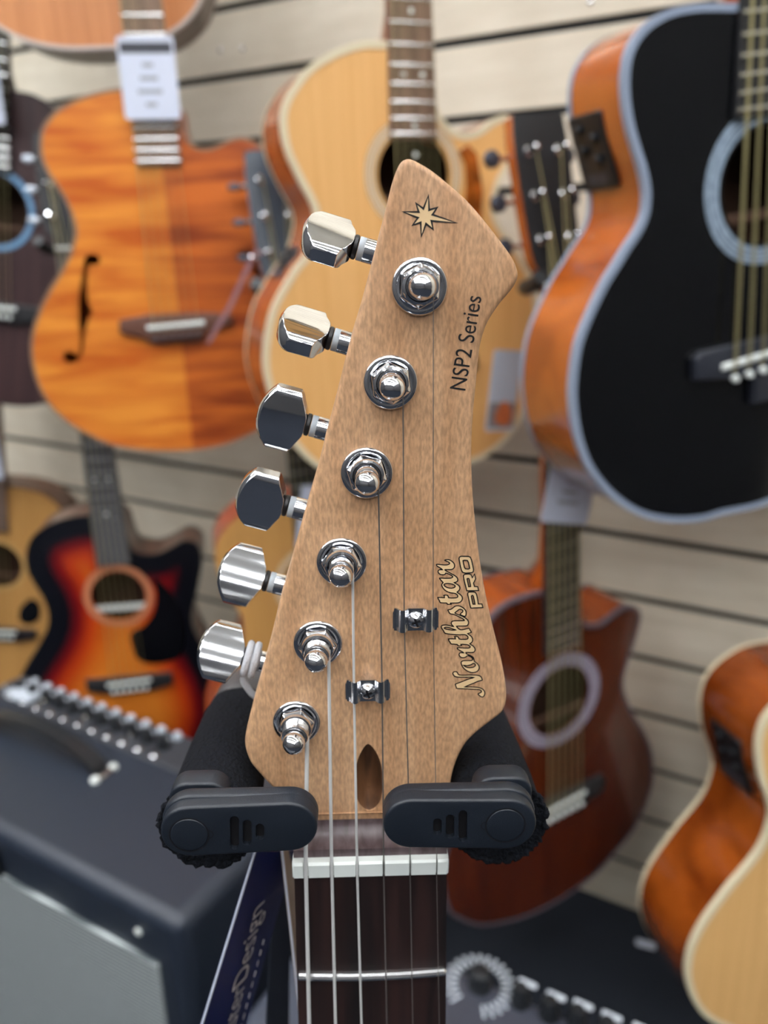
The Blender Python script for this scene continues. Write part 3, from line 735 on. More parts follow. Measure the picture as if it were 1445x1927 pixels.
# fingerboard with its scooped end, nut, frets, neck
v_sc0 = HS.uv(698, 1541, .0003).y; v_sc1 = HS.uv(698, 1600, .0075).y; v_led = HS.uv(698, 1616, .008).y
FBT = .008
LEN = .47
wfb = lambda v: NW / 2 * (1 + .30 * max(0, -v) / LEN)
prof = [(v_sc0, .0002)] + [(v_sc0 + (v_sc1 - v_sc0) * math.sin(a), .0002 + .0066 * (1 - math.cos(a))) for a in [rad(k * 90 / 8) for k in range(1, 9)]] + [(v_led, .0072), (v_led - .0004, .0055)]
sc = MB()
L_ = [Vector((-wfb(0) , v, w)) for v, w in prof]; R_ = [Vector((wfb(0), v, w)) for v, w in prof]
sc.strip(L_, R_, False)
base = [(-wfb(0), v_sc0, -.002), (-wfb(0), v_led - .0004, -.002)]
sc.add([(p.x, p.y, p.z) for p in L_] + base, [tuple(range(len(L_) + 1, -1, -1))] if False else [tuple(list(range(len(L_))) + [len(L_) + 1, len(L_)])])
sc.add([(p.x, p.y, p.z) for p in R_] + [(-b[0], b[1], b[2]) for b in base], [tuple(list(range(len(R_))) + [len(R_) + 1, len(R_)])])
sc.build('fingerboard_end', M_rose_sheen, G, angle=50)
nv0, nv1 = HS.uv(698, 1647, .0085).y, HS.uv(698, 1617, .0085).y
fbm = MB(); rows = []
for i in range(13):
    v = nv0 + .0002 - (LEN + nv0) * i / 12
    w = wfb(v); q = []
    for k in range(9):
        t = -1 + 2 * k / 8
        q.append(Vector((w * t, v, FBT - .0009 * t * t)))
    rows.append([Vector((-w, v, .0005))] + q + [Vector((w, v, .0005))])
for a, b in zip(rows, rows[1:]): fbm.strip(a, b, False)
fbm.add(rows[0], [tuple(range(11))]); fbm.add(rows[-1], [tuple(range(11))])
fbm.build('fingerboard', M_rose, G, angle=50)
nk = MB(); rings = []
for v in (.012, 0, -.1, -.2, -.3, -.4, -LEN):
    w = wfb(v) if v < 0 else wfb(0)
    rings.append([Vector((w * math.cos(a), v, .0005 - .0185 * math.sin(a) ** .8)) for a in [math.pi * k / 16 for k in range(17)]])
for a, b in zip(rings, rings[1:]): nk.strip(a, b, False)
nk.add(rings[0], [tuple(range(17))]); nk.add(rings[-1], [tuple(range(17))])
nk.build('neck', M_maple, G, angle=60)
str_px = [575, 624, 672, 722, 772, 822]                               # strings where they cross the nut
su = [HS.uv(x, 1632, .0098).x for x in str_px]
nm = MB(); nw = NW / 2 + .0003
prof = [(nv0, .006), (nv0, FBT + .0008), (nv0 + .0006, FBT + .0016), (nv1 - .0006, FBT + .0018), (nv1, FBT + .0012), (nv1, .005)]
xs = sorted(set([-nw, -nw + .0006, nw - .0006, nw] + [round(u + sg * (g_ + k), 6) for u, g_ in zip(su, (.0006, .00047, .00036, .00021, .00016, .00012)) for sg in (-1, 1) for k in (.00006, .00014)]))
def dip(x):
    if abs(x) > nw - .0005: return -.0006
    return -.0008 if any(abs(x - u) < g_ + .0001 for u, g_ in zip(su, (.0006, .00047, .00036, .00021, .00016, .00012))) else 0.0
cols = [[Vector((x, v, w + (dip(x) if w > .0085 else 0))) for v, w in prof] for x in xs]
for a, b in zip(cols, cols[1:]): nm.strip(a, b, True)
nm.add(cols[0], [tuple(range(6))]); nm.add(cols[-1], [tuple(range(6))])
nm.build('nut', M_bone, G, angle=40)
for n in range(1, 22):
    v = nv0 - SC * (1 - 2 ** (-n / 12))
    if v < -LEN + .002: break
    w = wfb(v)
    MB().tube([(w * t, v, FBT - .0009 * t * t + .0003) for t in (-1, -.97, -.6, -.3, 0, .3, .6, .97, 1)], [.0004, .0012, .0012, .0012, .0012, .0012, .0012, .0012, .0004], 10).build('fret', M_fretw, G)
for n in (3, 5, 7, 9, 12):
    v = nv0 - SC * (1 - (2 ** (-n / 12) + 2 ** (-(n - 1) / 12)) / 2)
    MB().lathe([(.003, -.0005), (.003, .0001), (0, .0001)], (0, v, FBT), n=16).build('inlay_dot', M_bone, G)

# tuning machines
POST = [(789, 539), (734.5, 719), (690, 889), (643, 1056), (598.5, 1209), (558.5, 1357)]
JOIN = [(668, 465), (620.6, 636.5), (579.5, 799), (538, 951), (501, 1093), (461, 1236)]
TWIST = [56, 62, -8, -12, 30, 33]
e1 = HS.uv(700, 495); e2 = HS.uv(510, 1200)
edge = (e1 - e2).normalized(); AX = Vector((-edge.y, edge.x)); AX = AX if AX.x < 0 else -AX
WSH = -.019
str_top = []
for i in range(6):
    c = HS.uv(*POST[i]); c3 = Vector((c.x, c.y, 0))
    j = HS.at(JOIN[i][0], JOIN[i][1], WSH)
    a3 = Vector((AX.x, AX.y, 0))
    # housing behind the headstock
    e3 = Vector((edge.x, edge.y, 0))
    hb = MB(); hc = Vector((c.x, c.y, 0))
    body = [hc + a3 * x + e3 * y for x, y in ((-.008, -.009), (.009, -.009), (.009, .012), (-.008, .012))]
    hb.plate([(p.x, p.y) for p in body], -.027, -.0136, bevel=.0015)
    tm = hb.build('tuning_machine', M_chrome, G)
    MB().lathe([(.0052, .0001), (.0066, .0002), (.0067, .0007), (.0062, .0013), (.0050, .0011), (.0048, .0009)], c3, n=40).build('washer', M_chrome, tm, angle=60)
    hx = MB(); a0 = rad(28 + 9 * i)
    hexo = circle((c.x, c.y), .0052, 6, a0=a0)
    hx.plate(hexo, .0011, .0036, bevel=.0007, seg=1, back_bevel=False); hx.build('hex_nut', M_chrome, tm, smooth=False, bevel=.0002)
    MB().lathe([(.0043, .0036), (.0041, .0044), (.0036, .0046), (.0033, .0041), (.0033, .0030)], c3, n=28).build('bushing', M_chrome, tm)
    MB().lathe([(.0034, .0031), (.0034, .0034), (0, .0034)], c3, n=20).build('bushing_bore', M_ink, tm)
    MB().lathe([(.0029, .0030), (.0029, .0062), (.0024, .0070), (.0024, .0088), (.0029, .0094), (.0030, .0108), (.0028, .0119), (.0021, .0129), (.0011, .0135), (0, .0137)], c3, n=28).build('post', M_chrome, tm, angle=70)
    r_s = [.00062, .00048, .00036, .00021, .00016, .00012][5 - i]
    turns = [3, 3, 3, 4, 4, 4][i]
    hel = []
    rr = .0025 + r_s
    for k in range(turns * 16 + 1):
        t = k / 16 * 2 * math.pi
        hel.append(c3 + Vector((math.cos(t) * rr, math.sin(t) * rr, .0084 - k / 16 * max(.0004, 2 * r_s) * .96)))
    MB().tube(hel, r_s, 6).build('string_winding', M_wind if i > 2 else M_plain, tm)
    str_top.append(Vector((c.x + rr, c.y, .0084 - turns * max(.0004, 2 * r_s) * .96)))
    # shaft, rings and button
    inn = j - a3 * .012
    MB().lathe([(.0029, -.004), (.0031, -.003), (.0031, .0094), (.0027, .0102)], inn, a3, 24).build('shaft', M_chrome, tm)
    MB().lathe([(.0029, 0), (.0030, .0002), (.0030, .0016), (.0029, .0018)], j - a3 * .0026, a3, 24).build('spacer_ring', M_greyring, tm)
    MB().lathe([(.0026, 0), (.0031, .0003), (.0031, .0011), (.0026, .0014)], j - a3 * .0007, a3, 24).build('rubber_ring', mat('black_rubber', S(22, 22, 24), .4), tm)
    fn = (Vector((0, 0, 1)) * math.cos(rad(TWIST[i])) + e3 * math.sin(rad(TWIST[i])) * 1).normalized()
    bn = a3.cross(fn).normalized()
    st = j + a3 * .0006
    bt = MB(); lv = []
    for q in range(19):                     # lens-shaped grip: sections across its width
        y = -1 + q / 9
        yy = math.sin(y * math.pi / 2) * .0087
        k_ = abs(yy) / .0087
        x0 = 0 if abs(yy) < .0024 else .0030 * (abs(yy) - .0024) / .0063
        x1 = .0132 - .0036 * k_ ** 2.2
        th = .0013 + .0024 * math.sqrt(max(0, 1 - (k_ * .98) ** 2))
        th0 = th * (.8 if x0 < .002 else 1)
        lv.append([st + a3 * x + bn * yy + fn * t_ for x, t_ in ((x0, -th0), (x1 - .0008, -th), (x1, -th * .6), (x1, th * .6), (x1 - .0008, th), (x0, th0))])
    for a, b in zip(lv, lv[1:]): bt.strip(a, b, True)
    bt.add(lv[0], [tuple(range(6))]); bt.add(lv[-1], [tuple(range(6))])
    bt.build('button', M_chrome, tm, smooth=True, angle=32, bevel=.0003)

# strings: machine -> (tree) -> nut -> down the neck
TREES = [((692, 1300), (2, 3)), ((782, 1166), (0, 1))]
gauges = [.00011, .00016, .00021, .00036, .00047, .00060]
bot_x = [827, 777, 728, 680, 631, 581.5]
for i in range(6):
    nu = su[5 - i]; w_n = FBT + .0012 + gauges[i]
    pts = [str_top[i]]
    if i in (2, 3): tp = HS.at(666 if i == 3 else 719, 1300, .0048); pts.append(tp)
    if i in (0, 1): tp = HS.at(760.5 if i == 1 else 815, 1166, .0048); pts.append(tp)
    pts.append(Vector((nu, nv1 - .0005, w_n))); pts.append(Vector((nu, nv0 + .0005, w_n)))
    pb = HS.at(bot_x[i], 1927, FBT + .0028)
    k = (pb.x - nu) / (pb.y - nv0)
    pts.append(Vector((nu + k * (-SC), -SC, .0135)))
    MB().tube(pts, gauges[i], 10).build('string', M_string if i > 2 else M_plain, G)

# string trees: bent steel plates with a screw
for (px, py), _ in TREES:
    c = HS.at(px, py, .006)
    pr = [(-.0059, .0063), (-.0055, .0058), (-.0049, .0059), (-.0043, .0068), (-.0035, .0074), (-.0027, .0070), (-.0020, .0061), (-.0012, .0060), (.0012, .0060), (.0020, .0061), (.0027, .0070), (.0035, .0074), (.0043, .0068), (.0049, .0059), (.0055, .0058), (.0059, .0063)]
    pr = [tuple(p) for p in smooth_poly(pr, 3, False)]
    t = MB(); hv = .0031
    A = [Vector((c.x + u, c.y + hv * (1 - .25 * (abs(u) > .0055)), w)) for u, w in pr]; B = [Vector((c.x + u, c.y - hv * (1 - .25 * (abs(u) > .0055)), w)) for u, w in pr]
    A2 = [p - Vector((0, 0, .0006)) for p in A]; B2 = [p - Vector((0, 0, .0006)) for p in B]
    t.strip(A, B, False); t.strip(A2, B2, False); t.strip(A, A2, False); t.strip(B, B2, False)
    tr = t.build('string_tree', M_steel, G, angle=75)
    MB().lathe([(.0021, 0), (.0021, .0052)], (c.x, c.y, 0), n=18).build('standoff', M_chrome, tr)
    hd = MB(); hd.lathe([(.0019, .0060), (.0021, .0063), (.0019, .0071), (.0012, .0077), (.0005, .0079), (0, .0079)], (c.x, c.y, 0), n=20)
    sc_ = hd.build('screw', M_chrome, tr)
    cr_ = MB()
    for a in (20, 110):
        d = Vector((math.cos(rad(a)), math.sin(rad(a)), 0)); q = Vector((-d.y, d.x, 0)) * .00028
        cc = Vector((c.x, c.y, 0)); z1 = .00795
        cr_.add([cc + d * s_ * .0012 + q * k + Vector((0, 0, z1 if True else 0)) for s_, k in ((-1, -1), (1, -1), (1, 1), (-1, 1))], [(0, 1, 2, 3)])
    cr_.build('screw_cross', M_ink, sc_, smooth=False)

# printed marks on the face
def crop(ox, oy, s, pts): return [(ox + x / s, oy + y / s) for x, y in pts]
A_ = lambda pts: crop(815, 1170, 11.115, pts)
B_ = lambda pts: crop(800, 1035, 11.115, pts)
def mark(name, outer_px, holes_px, lw, rnd=2):
    o = [Vector(HS.uv(*p)) for p in outer_px]; hs = [[Vector(HS.uv(*p)) for p in h] for h in holes_px]
    if rnd: o = smooth_poly(o, rnd); hs = [smooth_poly(h, rnd) for h in hs]
    root = MB().face2d(ccw(o), [ccw(h) for h in hs], .00006).build(name, M_cream, G, smooth=False)
    r = MB()
    for k in [o] + hs: r.ribbon(k, lw, .00011)
    r.build('outline', M_ink, root, smooth=False, merge=False)
    return root
LW = .00031
N_px = [(410, 1075), (430, 1045), (480, 1040), (505, 1060), (525, 1095), (560, 1112), (650, 1115), (800, 1110), (920, 1115), (985, 1135), (1010, 1165), (1025, 1210), (1010, 1225), (940, 1240), (800, 1300), (655, 1360), (760, 1360), (900, 1365), (980, 1380), (1040, 1410), (1075, 1460), (1078, 1510), (1055, 1555), (1020, 1570), (980, 1550), (940, 1515), (950, 1495), (990, 1480), (1010, 1455), (995, 1430), (960, 1415), (880, 1410), (700, 1400), (500, 1392), (485, 1370), (462, 1310), (480, 1295), (600, 1250), (740, 1195), (860, 1160), (700, 1155), (530, 1155), (470, 1145), (430, 1120)]
orth1 = [(585, 870), (590, 835), (620, 815), (700, 808), (790, 808), (815, 800), (825, 775), (800, 740), (740, 710), (705, 712), (680, 735), (620, 750), (565, 730), (540, 690), (550, 655), (585, 645), (640, 650), (600, 620), (545, 590), (515, 570), (505, 540), (600, 543), (720, 548), (770, 535), (765, 505), (720, 478), (640, 470), (580, 470), (590, 495), (520, 500), (500, 470), (380, 462), (355, 430), (320, 355), (465, 355), (447, 310), (520, 310), (545, 358), (640, 365), (710, 360), (728, 330), (710, 290), (650, 265), (540, 270), (400, 262), (250, 238), (215, 185), (165, 105), (200, 70), (270, 65), (350, 80), (425, 100), (390, 60)]
orth2 = [(545, 1540), (548, 1510), (570, 1485), (640, 1477), (750, 1475), (815, 1470), (800, 1445), (720, 1400), (600, 1345), (520, 1330), (495, 1290), (475, 1250), (530, 1240), (570, 1215), (620, 1175), (680, 1162), (750, 1180), (820, 1230), (855, 1290), (850, 1360), (825, 1385), (770, 1365), (730, 1345), (745, 1320), (780, 1295), (785, 1260), (750, 1238), (710, 1240), (670, 1270), (620, 1315), (680, 1345), (780, 1385), (860, 1435), (900, 1480), (905, 1530), (880, 1575), (830, 1585), (740, 1588), (655, 1592)]
orth3 = [(530, 140), (575, 165), (640, 158), (745, 135), (770, 170), (795, 220), (720, 245), (770, 280), (815, 330), (825, 390), (800, 435), (765, 460), (830, 500), (875, 560), (870, 610), (830, 640), (760, 640), (685, 640), (700, 670), (780, 705), (835, 740), (855, 790), (860, 825), (920, 870), (960, 930), (955, 990), (910, 1040), (830, 1060), (740, 1040), (660, 990), (610, 930)]
tar = [(265, 990), (400, 995), (390, 945), (470, 945), (492, 995), (600, 1000), (665, 990), (680, 960), (655, 920), (600, 900), (520, 890), (430, 850), (370, 790), (345, 730), (355, 700), (372, 680), (330, 630), (300, 585), (420, 590), (530, 585), (575, 560), (550, 530), (480, 495), (430, 480), (415, 505), (370, 515), (310, 505), (272, 465), (275, 425), (310, 408), (360, 410), (310, 370), (250, 335), (235, 300), (270, 298), (400, 310), (470, 305), (510, 280), (490, 250), (430, 225), (410, 210), (470, 195), (540, 220), (600, 275), (615, 330), (595, 380), (550, 405), (480, 408), (415, 408), (430, 430), (520, 480), (620, 535), (670, 580), (680, 630), (655, 665), (605, 680), (660, 710), (710, 750), (725, 800), (700, 850), (665, 880), (720, 920), (770, 970), (775, 1030), (740, 1080), (670, 1105), (530, 1108), (540, 1130), (465, 1132), (445, 1105), (320, 1100), (300, 1060)]
mark('script_lettering', A_(N_px), [], LW, 2)
mark('script_lettering', A_(orth1) + B_(orth2) + A_(orth3), [A_([(230, 125), (270, 110), (340, 120), (420, 150), (475, 170), (400, 172), (310, 160), (250, 145)]), A_([(630, 905), (690, 915), (760, 905), (810, 885), (840, 865), (875, 880), (880, 915), (840, 945), (760, 960), (690, 945)])], LW, 2)
mark('script_lettering', B_(tar), [B_([(390, 720), (430, 700), (500, 700), (580, 715), (625, 745), (610, 780), (540, 795), (470, 785), (410, 755)])], LW, 2)
mark('block_lettering', B_([(890, 900), (905, 878), (1000, 872), (1050, 885), (1075, 930), (1100, 1040), (1110, 1125), (1185, 1125), (1205, 1200), (955, 1212), (935, 1150), (910, 1030), (888, 930)]), [B_([(965, 960), (985, 945), (1005, 960), (1025, 1050), (1040, 1130), (1000, 1130), (980, 1050)])], LW, 0)
mark('block_lettering', B_([(800, 560), (800, 525), (830, 505), (920, 498), (960, 515), (985, 575), (1030, 500), (1055, 600), (1010, 690), (1030, 760), (1100, 765), (1115, 845), (870, 850), (845, 760), (815, 640)]), [B_([(875, 600), (895, 590), (915, 600), (935, 680), (950, 760), (910, 765), (895, 690)])], LW, 0)
mark('block_lettering', B_([(705, 180), (715, 145), (750, 128), (900, 130), (945, 150), (970, 210), (1010, 400), (1005, 450), (970, 472), (850, 480), (790, 470), (760, 430), (735, 340)]), [B_([(790, 220), (820, 210), (880, 215), (905, 260), (930, 380), (900, 395), (840, 390), (820, 360)])], LW, 0)
mark('star_emblem', crop(750, 360, 12.04, [(675, 100), (690, 425), (870, 370), (765, 530), (1315, 715), (740, 670), (780, 860), (620, 735), (515, 1020), (500, 705), (320, 765), (440, 600), (100, 465), (455, 470), (395, 275), (560, 395)]), [], .00044, 0)
def text_mesh(body, size):
    cu = bpy.data.curves.new('t', 'FONT'); cu.body = body; cu.size = size
    ob = bpy.data.objects.new('t', cu); COL.objects.link(ob)
    bpy.context.view_layer.update()
    me = bpy.data.meshes.new_from_object(ob.evaluated_get(bpy.context.evaluated_depsgraph_get()))
    bpy.data.objects.remove(ob)
    return me
def place_text(name, body, O, X, Y, N, length, height, m, parent):
    me = text_mesh(body, 1.0)
    xs = [v.co.x for v in me.vertices]; ys = [v.co.y for v in me.vertices]
    kx = length / (max(xs) - min(xs)); ky = height / (max(ys) - 0.0)
    x0 = min(xs)
    for v in me.vertices:
        x, y = (v.co.x - x0) * kx, v.co.y * ky
        v.co = O + X * x + Y * y + N * .0001
    me.materials.clear(); me.materials.append(m)
    o = bpy.data.objects.new(name, me); COL.objects.link(o); o.parent = parent
    return o
tA = HS.at(875.5, 735); tB = HS.at(906, 559)
tx = (tB - tA).normalized(); ty = Vector((-tx.y, tx.x, 0))
hgt = (HS.at(848, 729) - HS.at(875.5, 735)).length
place_text('series_lettering', 'NSP2 Series', tA, tx, ty, Vector((0, 0, 1)), (tB - tA).length, hgt * 1.06, M_ink, G)

# body, out of frame below, so that the neck ends in a guitar
bo = [(0, -.41), (.026, -.425), (.05, -.405), (.085, -.385), (.112, -.405), (.11, -.45), (.105, -.52), (.118, -.60), (.15, -.68), (.155, -.74), (.12, -.79), (.05, -.81), (-.03, -.81), (-.11, -.795), (-.158, -.74), (-.155, -.67), (-.122, -.59), (-.112, -.52), (-.128, -.45), (-.14, -.38), (-.12, -.34), (-.085, -.355), (-.05, -.395), (-.026, -.425)]
MB().plate(smooth_poly(bo, 4), -.042, .0002, bevel=.006).build('body', mat('body_lacquer', S(40, 44, 56), .15, coat=.6), G)
MB().plate(rrect(-.045, -.672, .045, -.63, .003), .0003, .012, bevel=.001).build('bridge', M_chrome, G)
for v in (-.5, -.545, -.6):
    MB().plate(pill((-.032, v), (.032, v), .009, .009), .0003, .009, bevel=.001).build('pickup', M_ink, G)

# ------------------------------------------------------------------ the stand that grips the neck
ST = empty('guitar_stand', HS.M @ Matrix.Translation((0, -(HS.O.z / HS.V.z), -.075)))
SI = Matrix.Translation((0, (HS.O.z / HS.V.z), .075))
tag(ST, 'black guitar stand with two suede-padded arms and flip gates around the neck', 'stand')
def P_st(mb, name, m, parent=ST, **k):
    o = mb.xf(SI).build(name, m, parent, **k); return o
for side in (-1, 1):
    if side < 0: sc_c, cap_c, g1, g2, gr1, gr2, piv = (393, 1552), (377, 1526), (357, 1567), (543, 1558), (357, 1515), (543, 1500), (356, 1571)
    else: sc_c, cap_c, g1, g2, gr1, gr2, piv = (939, 1545), (945, 1515), (955, 1553), (775, 1552), (957, 1503), (775, 1506), (951, 1553)
    fc = HS.at(*sc_c, .008); R0 = .0128
    prof = [(.0085, -.056), (.0100, -.053), (.0112, -.042), (.0120, -.025), (.0127, -.008), (.0129, .002), (.0134, .0075), (.0124, .0088), (.0108, .0084)]
    rnd = [[random.uniform(-.03, .03) for _ in range(48)] for _ in prof]
    wob = lambda j, k: .02 * math.sin(k * .4 + j) + (rnd[j][k] * (.9 if j > 5 else .25))
    sl = P_st(MB().lathe(prof, (fc.x, fc.y, 0), (0, 0, 1), 48, wob), 'padded_sleeve', M_suede, angle=80)
    hem = []
    for k in range(90):
        a = 2 * math.pi * k / 90; q = .0129 + .0006 * random.uniform(-1, 1)
        hem.append((fc.x + q * math.cos(a), fc.y + q * math.sin(a), .0084 + .0006 * random.uniform(-1, 1)))
    P_st(MB().tube(hem, [.0007 + .0004 * random.random() for _ in hem], 6, closed=True), 'stitched_hem', M_suede, sl, angle=80)
    cc = HS.at(*cap_c, .0115)
    hx, hy = .0078, .0092
    P_st(MB().plate(rrect(cc.x - hx, cc.y - hy, cc.x + hx, cc.y + hy, .0048), .006, .0125, bevel=.0008), 'end_cap', M_gate)
    WF = .022
    a_, b_ = HS.at(*g1, WF), HS.at(*g2, WF)
    r1 = (HS.at(g1[0], g1[1] - 47, WF) - a_).length; r2 = (HS.at(g2[0], g2[1] - 46, WF) - b_).length
    sl_holes = []
    for (x, y0, y1, rr) in (((441, 1543, 1592, 8.5), (465, 1550, 1584, 8.5), (489, 1557, 1574, 8.2)) if side < 0 else ((871, 1532, 1578, 8.2), (847, 1540, 1571, 8.2), (823, 1547, 1565, 8.0))):
        p0, p1 = HS.at(x, y0, WF), HS.at(x, y1, WF); q = (HS.at(x + rr, y0, WF) - p0).length
        sl_holes.append(pill((p1.x, p1.y), (p0.x, p0.y), q, q, 8))
    go = pill((a_.x, a_.y), (b_.x, b_.y), r1, r2, 20)
    gate = P_st(MB().plate(go, WF - .0042, WF, holes=sl_holes, bevel=.0008, back_bevel=False), 'gate', M_gate, angle=50)
    P_st(MB().plate(offset(ccw(go), .0012), WF - .0040, WF - .0015), 'slot_floor', M_ink, gate, smooth=False)
    back = [Vector((p[0], p[1])) for p in pill((a_.x, a_.y + .0002), (b_.x, b_.y), r1 * 1.06, r2 * 1.0, 20)]
    P_st(MB().plate(back, WF - .0075, WF - .0036, bevel=.0008), 'gate_base', M_gate, gate, angle=50)
    pc = HS.at(*piv, WF); pr_ = (HS.at(piv[0] + 37, piv[1], WF) - pc).length
    dsc = circle((pc.x, pc.y), pr_, 48); nb = circle((pc.x - side * pr_ * 1.0, pc.y), pr_ * .22, 20)
    out_ = []
    for p in dsc:
        if not inside(p, nb): out_.append(p)
    ring_ = MB(); ring_.ribbon(dsc, .00032, .00006 + WF); 
    P_st(ring_, 'cover_groove', M_ink, gate, smooth=False, merge=False)
    P_st(MB().plate(offset(ccw(dsc), .00025), WF - .0004, WF + .00022, bevel=.0003), 'pivot_cover', M_gate, gate)
    arc = [p for p in nb if not inside(p, dsc)]
    arc.sort(key=lambda p: math.atan2(p.y - pc.y, -side * (p.x - pc.x)))
    nt_ = MB(); nt_.ribbon(arc, .0003, WF + .00006, closed=False); P_st(nt_, 'cover_tab', M_ink, gate, smooth=False, merge=False)
    # arm root behind the sleeve
    rt_ = HS.at(*((455, 1345) if side < 0 else (905, 1375)), -.075)
    P_st(MB().tube(smooth_poly([(fc.x, fc.y, -.03), (fc.x, fc.y + .001, -.05), (fc.x * .9, fc.y + .002, -.062), (fc.x * .5, fc.y + .002, -.067), (0, fc.y, -.067)], 5, False), [.0075] * 5 + [.0098] * 16, 14), 'arm', mat('stand_plastic', S(64, 62, 64), .45))
    pz = HS.at(*((398, 1318) if side < 0 else (930, 1390)), -.062)
yk_y = HS.uv(640, 1420, -.09).y
P_st(MB().plate(rrect(-.03, fc.y - .03, .03, fc.y + .008, .01), -.095, -.062, bevel=.005), 'yoke_head', mat('stand_plastic', S(64, 62, 64), .45))
zfl = -(HS.O.z / HS.V.z)
P_st(MB().tube([(0, fc.y, -.078), (0, zfl + .25, -.078)], .0125, 16), 'upper_pole', M_black)
P_st(MB().tube([(0, zfl + .45, -.078), (0, zfl + .12, -.078)], .0165, 16), 'lower_pole', M_black)
P_st(MB().lathe([(.105, .0005), (.105, .006), (.09, .012), (.03, .018), (.02, .04), (.018, .13)], (0, zfl, -.078), (0, 1, 0), 40), 'base', M_black)

# ------------------------------------------------------------------ leaflet hanging beside the neck
LF = empty('leaflet', HS.M)
tag(LF, 'folded navy leaflet with white edges and silver lettering hanging behind the neck', 'leaflet')
M_navy = mat('navy_gloss', S(12, 26, 84), .35)
M_navy2 = mat('slate_gloss', S(34, 38, 48), .3)
def leaf(name, tl, tr, bl, wl, wr, m, thick=.0006, widen=.6):
    A, B, D = HS.at(*tl, wl), HS.at(*tr, wr), HS.at(*bl, wl)
    n = (B - A).cross(D - A).normalized()
    C = B + (D - A) + (B - A) * widen
    n = n * thick
    mb = MB().add([A, B, C, D, A + n, B + n, C + n, D + n], [(0, 1, 2, 3), (7, 6, 5, 4), (0, 4, 5, 1), (1, 5, 6, 2), (2, 6, 7, 3), (3, 7, 4, 0)])
    o = mb.build(name, m, LF, smooth=False)
    if m is not M_navy2: MB().tube([A, D], .00042, 6).build('paper_edge', M_white, o)
    return A, B, C, D, o
A, B, C, D, lo = leaf('leaf', (480, 1602), (556, 1602), (330, 2090), -.012, -.036, M_navy, widen=.3)
leaf('leaf', (531, 1600), (548, 1600), (585, 2090), -.012, -.040, widen=0, m= mat('leaf_inside', S(150, 140, 136), .5))
leaf('leaf', (520, 1602), (548, 1602), (492, 2090), -.056, -.062, M_navy2, widen=1.0)
nrm = (B - A).cross(D - A).normalized()
if nrm.dot(HS.I @ EYE - A) < 0: nrm = -nrm
def on_leaf(px, py):                        # local point of the left leaf seen at a pixel
    e = HS.I @ EYE; d = (HS.I.to_3x3() @ ray(px, py))
    return e + d * ((A - e).dot(nrm) / d.dot(nrm)) + nrm * .0009
q0, q1, qt = on_leaf(428, 1975), on_leaf(494, 1690), on_leaf(409, 1968)
X = (q1 - q0).normalized(); Yt = (qt - q0); Yt = (Yt - X * Yt.dot(X)); hh = Yt.length; Yt.normalize()
place_text('lettering', 'MasterDesign', q0, X, Yt, nrm, (q1 - q0).length, hh, mat('silver_print', S(205, 200, 200), .4), lo)
for k in range(9):                          # second line, too fine to read
    p0, p1 = on_leaf(449 + 5.2 * k, 1935 - 20 * k), on_leaf(451.5 + 5.2 * k, 1925 - 20 * k)
    MB().tube([p0, p1], .0002, 5).build('fine_print', MATS['silver_print'], lo)

# yarn loop round the lowest key's shaft
jx = HS.at(473, 1240, WSH)
YL = empty('yarn_loop', HS.M @ Matrix.Translation(jx))
tag(YL, 'white yarn loop tied round the shaft of the lowest tuning key', 'yarn')
a3 = Vector((AX.x, AX.y, 0)); e3 = Vector((edge.x, edge.y, 0))
M_yarn = mat('white_yarn', S(225, 228, 235), .95, bump=.8, bscale=2500)
for k in range(2):
    MB().tube([(-a3 * (.0011 * (k * 2 - 1)) + e3 * math.cos(t) * (.0045 + .0002 * math.sin(3 * t + k)) + Vector((0, 0, 1)) * math.sin(t) * .0045) for t in [2 * math.pi * i / 28 for i in range(28)]], .0011, 8, closed=True).build('loop', M_yarn, YL)
MB().tube(smooth_poly([-e3 * .0045 + Vector((0, 0, .001)), -e3 * .0065 + a3 * .0006 + Vector((0, 0, .0016)), -e3 * .009 - a3 * .0012 + Vector((0, 0, .0012)), -e3 * .0115 - a3 * .0035, -e3 * .0125 - a3 * .006 + Vector((0, 0, -.002))], 5, False), .0011, 8).build('tail', M_yarn, YL)

